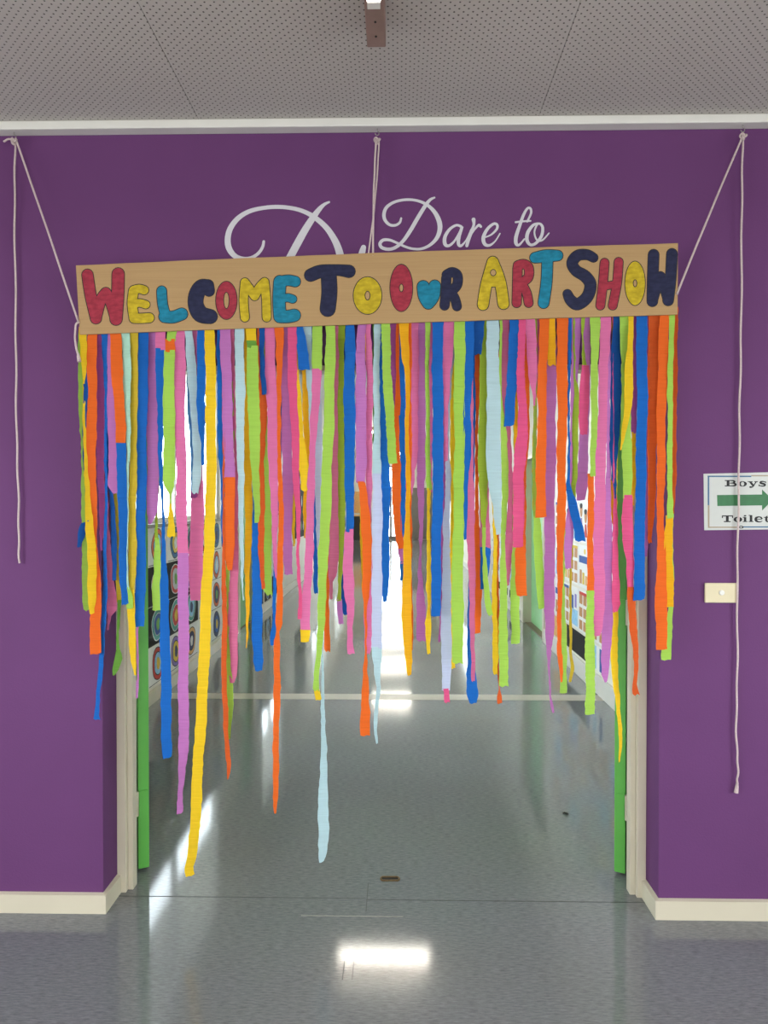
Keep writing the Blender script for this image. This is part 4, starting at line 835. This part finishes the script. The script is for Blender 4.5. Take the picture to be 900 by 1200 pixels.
GA = [['blue', 'orange', 'blue', 'teal', 'red', 'blue'], ['orange', 'orange', 'red', 'blue', 'green', 'orange'], ['teal', 'teal', 'teal', 'teal', 'orange', 'orange'], ['lilac', 'red', 'lilac', 'tan', 'blue', 'navy']]
sec = ['red', 'sky', 'yellow', 'navy', 'grey', 'royal']
for r, (rn, z) in enumerate(rows):
    for c in range(6):
        a_ = GA[r][c]; b_ = sec[(r * 2 + c) % 6]; c_ = ['yellow', 'navy', 'white', 'green'][(r + c) % 4]
        if b_ == a_: b_ = 'brown'
        ring_sheet(2.44 + 0.45 * c, z, r in (1, 2) and c < 4, [a_, b_, c_], '%s ringed painting on %s paper, %s, %s from doorway, left wall' % (a_, 'black' if r in (1, 2) and c < 4 else 'white', rn, ordn[c]), 'ringed paintings under the first corridor window')
    for c in range(3):
        q = SEQ[(r * 3 + c + 4) % 10]
        ring_sheet(7.0 + 0.6 * c, z, r == 3, q, '%s ringed painting beyond the left green door, %s, %s along' % (q[0], rn, ordn[c]), 'ringed paintings beyond the green side door', 0.5)
# dark noticeboard farther along on the left
o, mp = sheet_at(HXL, 1, 11.0, 1.5, 1.5, 1.3, M['blackpaper'], 'notice_board', 'dark notice board with pale leaf shapes far along the left wall', None, 'notice board')
for k in range(14): blob(o, mp, -0.65 + 0.1 * k, 0.5 * math.sin(k * 2.1), 0.05, 0.09, 1, AC['grey' if k % 2 else 'green'], 'leaf_shape', 0.2, 0, k)
# right wall: sheets with face portraits, collages, black panel
def face(o, mp, u, v, s, body):
    blob(o, mp, u, v + 0.035 * s, 0.04 * s, 0.05 * s, 3, AC['brown'], 'painted_face')
    blob(o, mp, u, v + 0.075 * s, 0.042 * s, 0.022 * s, 4, AC['black'], 'painted_hair')
    MB().poly([mp(u - 0.022 * s, v - 0.02 * s, 2), mp(u + 0.022 * s, v - 0.02 * s, 2), mp(u + 0.045 * s, v - 0.12 * s, 2), mp(u - 0.045 * s, v - 0.12 * s, 2)]).build('painted_body', AC[body], o)
def collage(yc, zc, kind, label, wy=0.30, hz=0.36):
    o, mp = sheet_at(HXR, -1, yc, zc, wy, hz, M['paper'], 'art_sheet', label, 'collages on the right corridor wall')
    if kind == 'face': face(o, mp, -0.07, 0.05, 1.1, 'lilac'); face(o, mp, 0.075, 0.0, 1.1, 'red' if ra.random() < .4 else 'sky')
    if kind == 'blocks':
        for i in range(2):
            for j in range(3):
                bar(o, mp, -0.13 + 0.135 * i, -0.16 + 0.11 * j, -0.025 + 0.135 * i, -0.08 + 0.11 * j, 1, AC['brown'], 'brown_block')
        bar(o, mp, -0.13, 0.14, 0.12, 0.165, 2, AC[ra.choice(['royal', 'yellow', 'red'])], 'coloured_strip')
    if kind == 'town':
        bar(o, mp, -0.14, 0.03, 0.14, 0.09, 1, AC['royal'], 'coloured_strip')
        for i in range(3): bar(o, mp, -0.12 + 0.09 * i, -0.15, -0.05 + 0.09 * i, -0.03 - 0.02 * i, 1, AC[('brown', 'yellow', 'tan')[i]], 'painted_block')
        blob(o, mp, 0.05, 0.13, 0.03, 0.025, 1, AC['yellow'], 'painted_shape')
    if kind == 'sky':
        bar(o, mp, -0.13, -0.16, 0.13, -0.02, 1, AC['sky'], 'painted_block'); bar(o, mp, -0.1, -0.02, -0.02, 0.1, 1, AC['royal'], 'painted_block'); bar(o, mp, 0.02, 0.0, 0.09, 0.12, 1, AC['lilac'], 'painted_block')
kinds = [['sky', 'blocks', 'blocks', 'blocks', 'sky', 'blocks', 'town'], ['town', 'sky', 'face', 'town', 'blocks', 'town', 'sky'], ['face', 'town', 'face', 'face', 'sky', 'face', 'blocks']]
desc = dict(sky='blue and lilac block painting', blocks='brown block collage', town='collage with royal blue band', face='painting of two standing figures')
for r in range(3):
    for c in range(7):
        collage(2.62 + 0.315 * c, 0.57 + 0.385 * r, kinds[r][c], '%s, right wall %s row, %s sheet from the doorway' % (desc[kinds[r][c]], ('lower', 'middle', 'upper')[r], (ordn + ['seventh'])[c]))
def wallpanel(name, y0, y1, z0, z1, mat, label, cat, X=HXR, s=-1):
    a, b = sorted((X, X + s * 0.004)); return tag(MB().box(a, b, y0, y1, z0, z1).build(name, mat), label, cat)
wallpanel('card_sheet', 3.47, 4.15, 0.17, 0.37, M['blackpaper'], 'black card panel just above the right skirting below the collages', 'card panel')
wallpanel('card_sheet', 4.17, 4.72, 0.17, 0.37, AC['tan'], 'tan card panel beside the black card near the pale green door', 'card panel')
o, mp = sheet_at(HXR, -1, 3.17, 0.27, 0.54, 0.2, M['paper'], 'art_sheet', 'low white sheet with blue bands on the right wall nearest the doorway', None)
for k in range(3): bar(o, mp, -0.25 + 0.18 * k, -0.09, -0.16 + 0.18 * k, 0.09, 1, AC[('royal', 'sky', 'royal')[k]], 'painted_block')
oc, mp = sheet_at(HXR, -1, 3.65, 1.62, 0.22, 0.2, M['paper'], 'caption_card', 'small printed caption card above the portraits on the right wall', None, 'card')
for k in range(3): bar(oc, mp, -0.08, 0.05 - 0.05 * k, 0.07, 0.075 - 0.05 * k, 1, AC['black'], 'printed_line')
for c in range(4):
    for r in range(3):
        o, mp = sheet_at(HXR, -1, 7.4 + 0.62 * c, 0.48 + 0.42 * r, 0.58, 0.38, M['paper'], 'art_sheet', 'pale sheet with blue squiggles beyond the pale green door, %s row, %s along' % (('lower', 'middle', 'upper')[r], ordn[c]), 'squiggle drawings far along the right wall')
        for k in range(4): bar(o, mp, -0.24 + 0.13 * k, -0.1 + 0.06 * ((k + r) % 3), -0.18 + 0.13 * k, 0.0 + 0.05 * ((k * 2 + c) % 3), 1, AC[('lilac', 'sky', 'grey', 'blue')[(k + c) % 4]], 'painted_squiggle')
    wallpanel('card_strip', 7.2 + 0.62 * c, 7.62 + 0.62 * c, 0.17, 0.27, M['blackpaper'], 'black card strip under the squiggle drawings, %s along the right wall' % ordn[c], 'card strip')
# things at the far end
o = empty('cupboard', (-1.5, HEND - 0.5, 0)); tag(o, 'dark low cupboard at the far left end of the corridor', 'cupboard')
MB().box(-1.8, -1.22, HEND - 0.5, HEND - 0.02, 0.0, 0.95).build('body', M['dark'], o); MB().box(-1.82, -1.2, HEND - 0.52, HEND - 0.02, 0.95, 1.0).build('top', AC['tan'], o)
for k in range(2): MB().box(-1.78 + 0.29 * k, -1.52 + 0.29 * k, HEND - 0.515, HEND - 0.5, 0.06, 0.92).build('door', M['dark'], o)
tag(MB().box(-1.8, -1.25, HEND - 0.02, HEND, 1.08, 1.95).build('pin_board', AC['tan']), 'tan pin board on the far end wall above the cupboard', 'pin board')
dn = empty('door_6', (0.95, HEND - 0.03, 0)); struct(dn, 'grey double door beside the bright far door')
for k in range(2):
    MB().box(0.42 + 0.5 * k, 0.9 + 0.5 * k, HEND - 0.04, HEND, 0.01, 2.1).build('door_leaf', M['greydoor'], dn)
MB().box(0.36, 1.46, HEND - 0.03, HEND, 2.1, 2.16).build('frame_head', M['trimwhite'], dn)
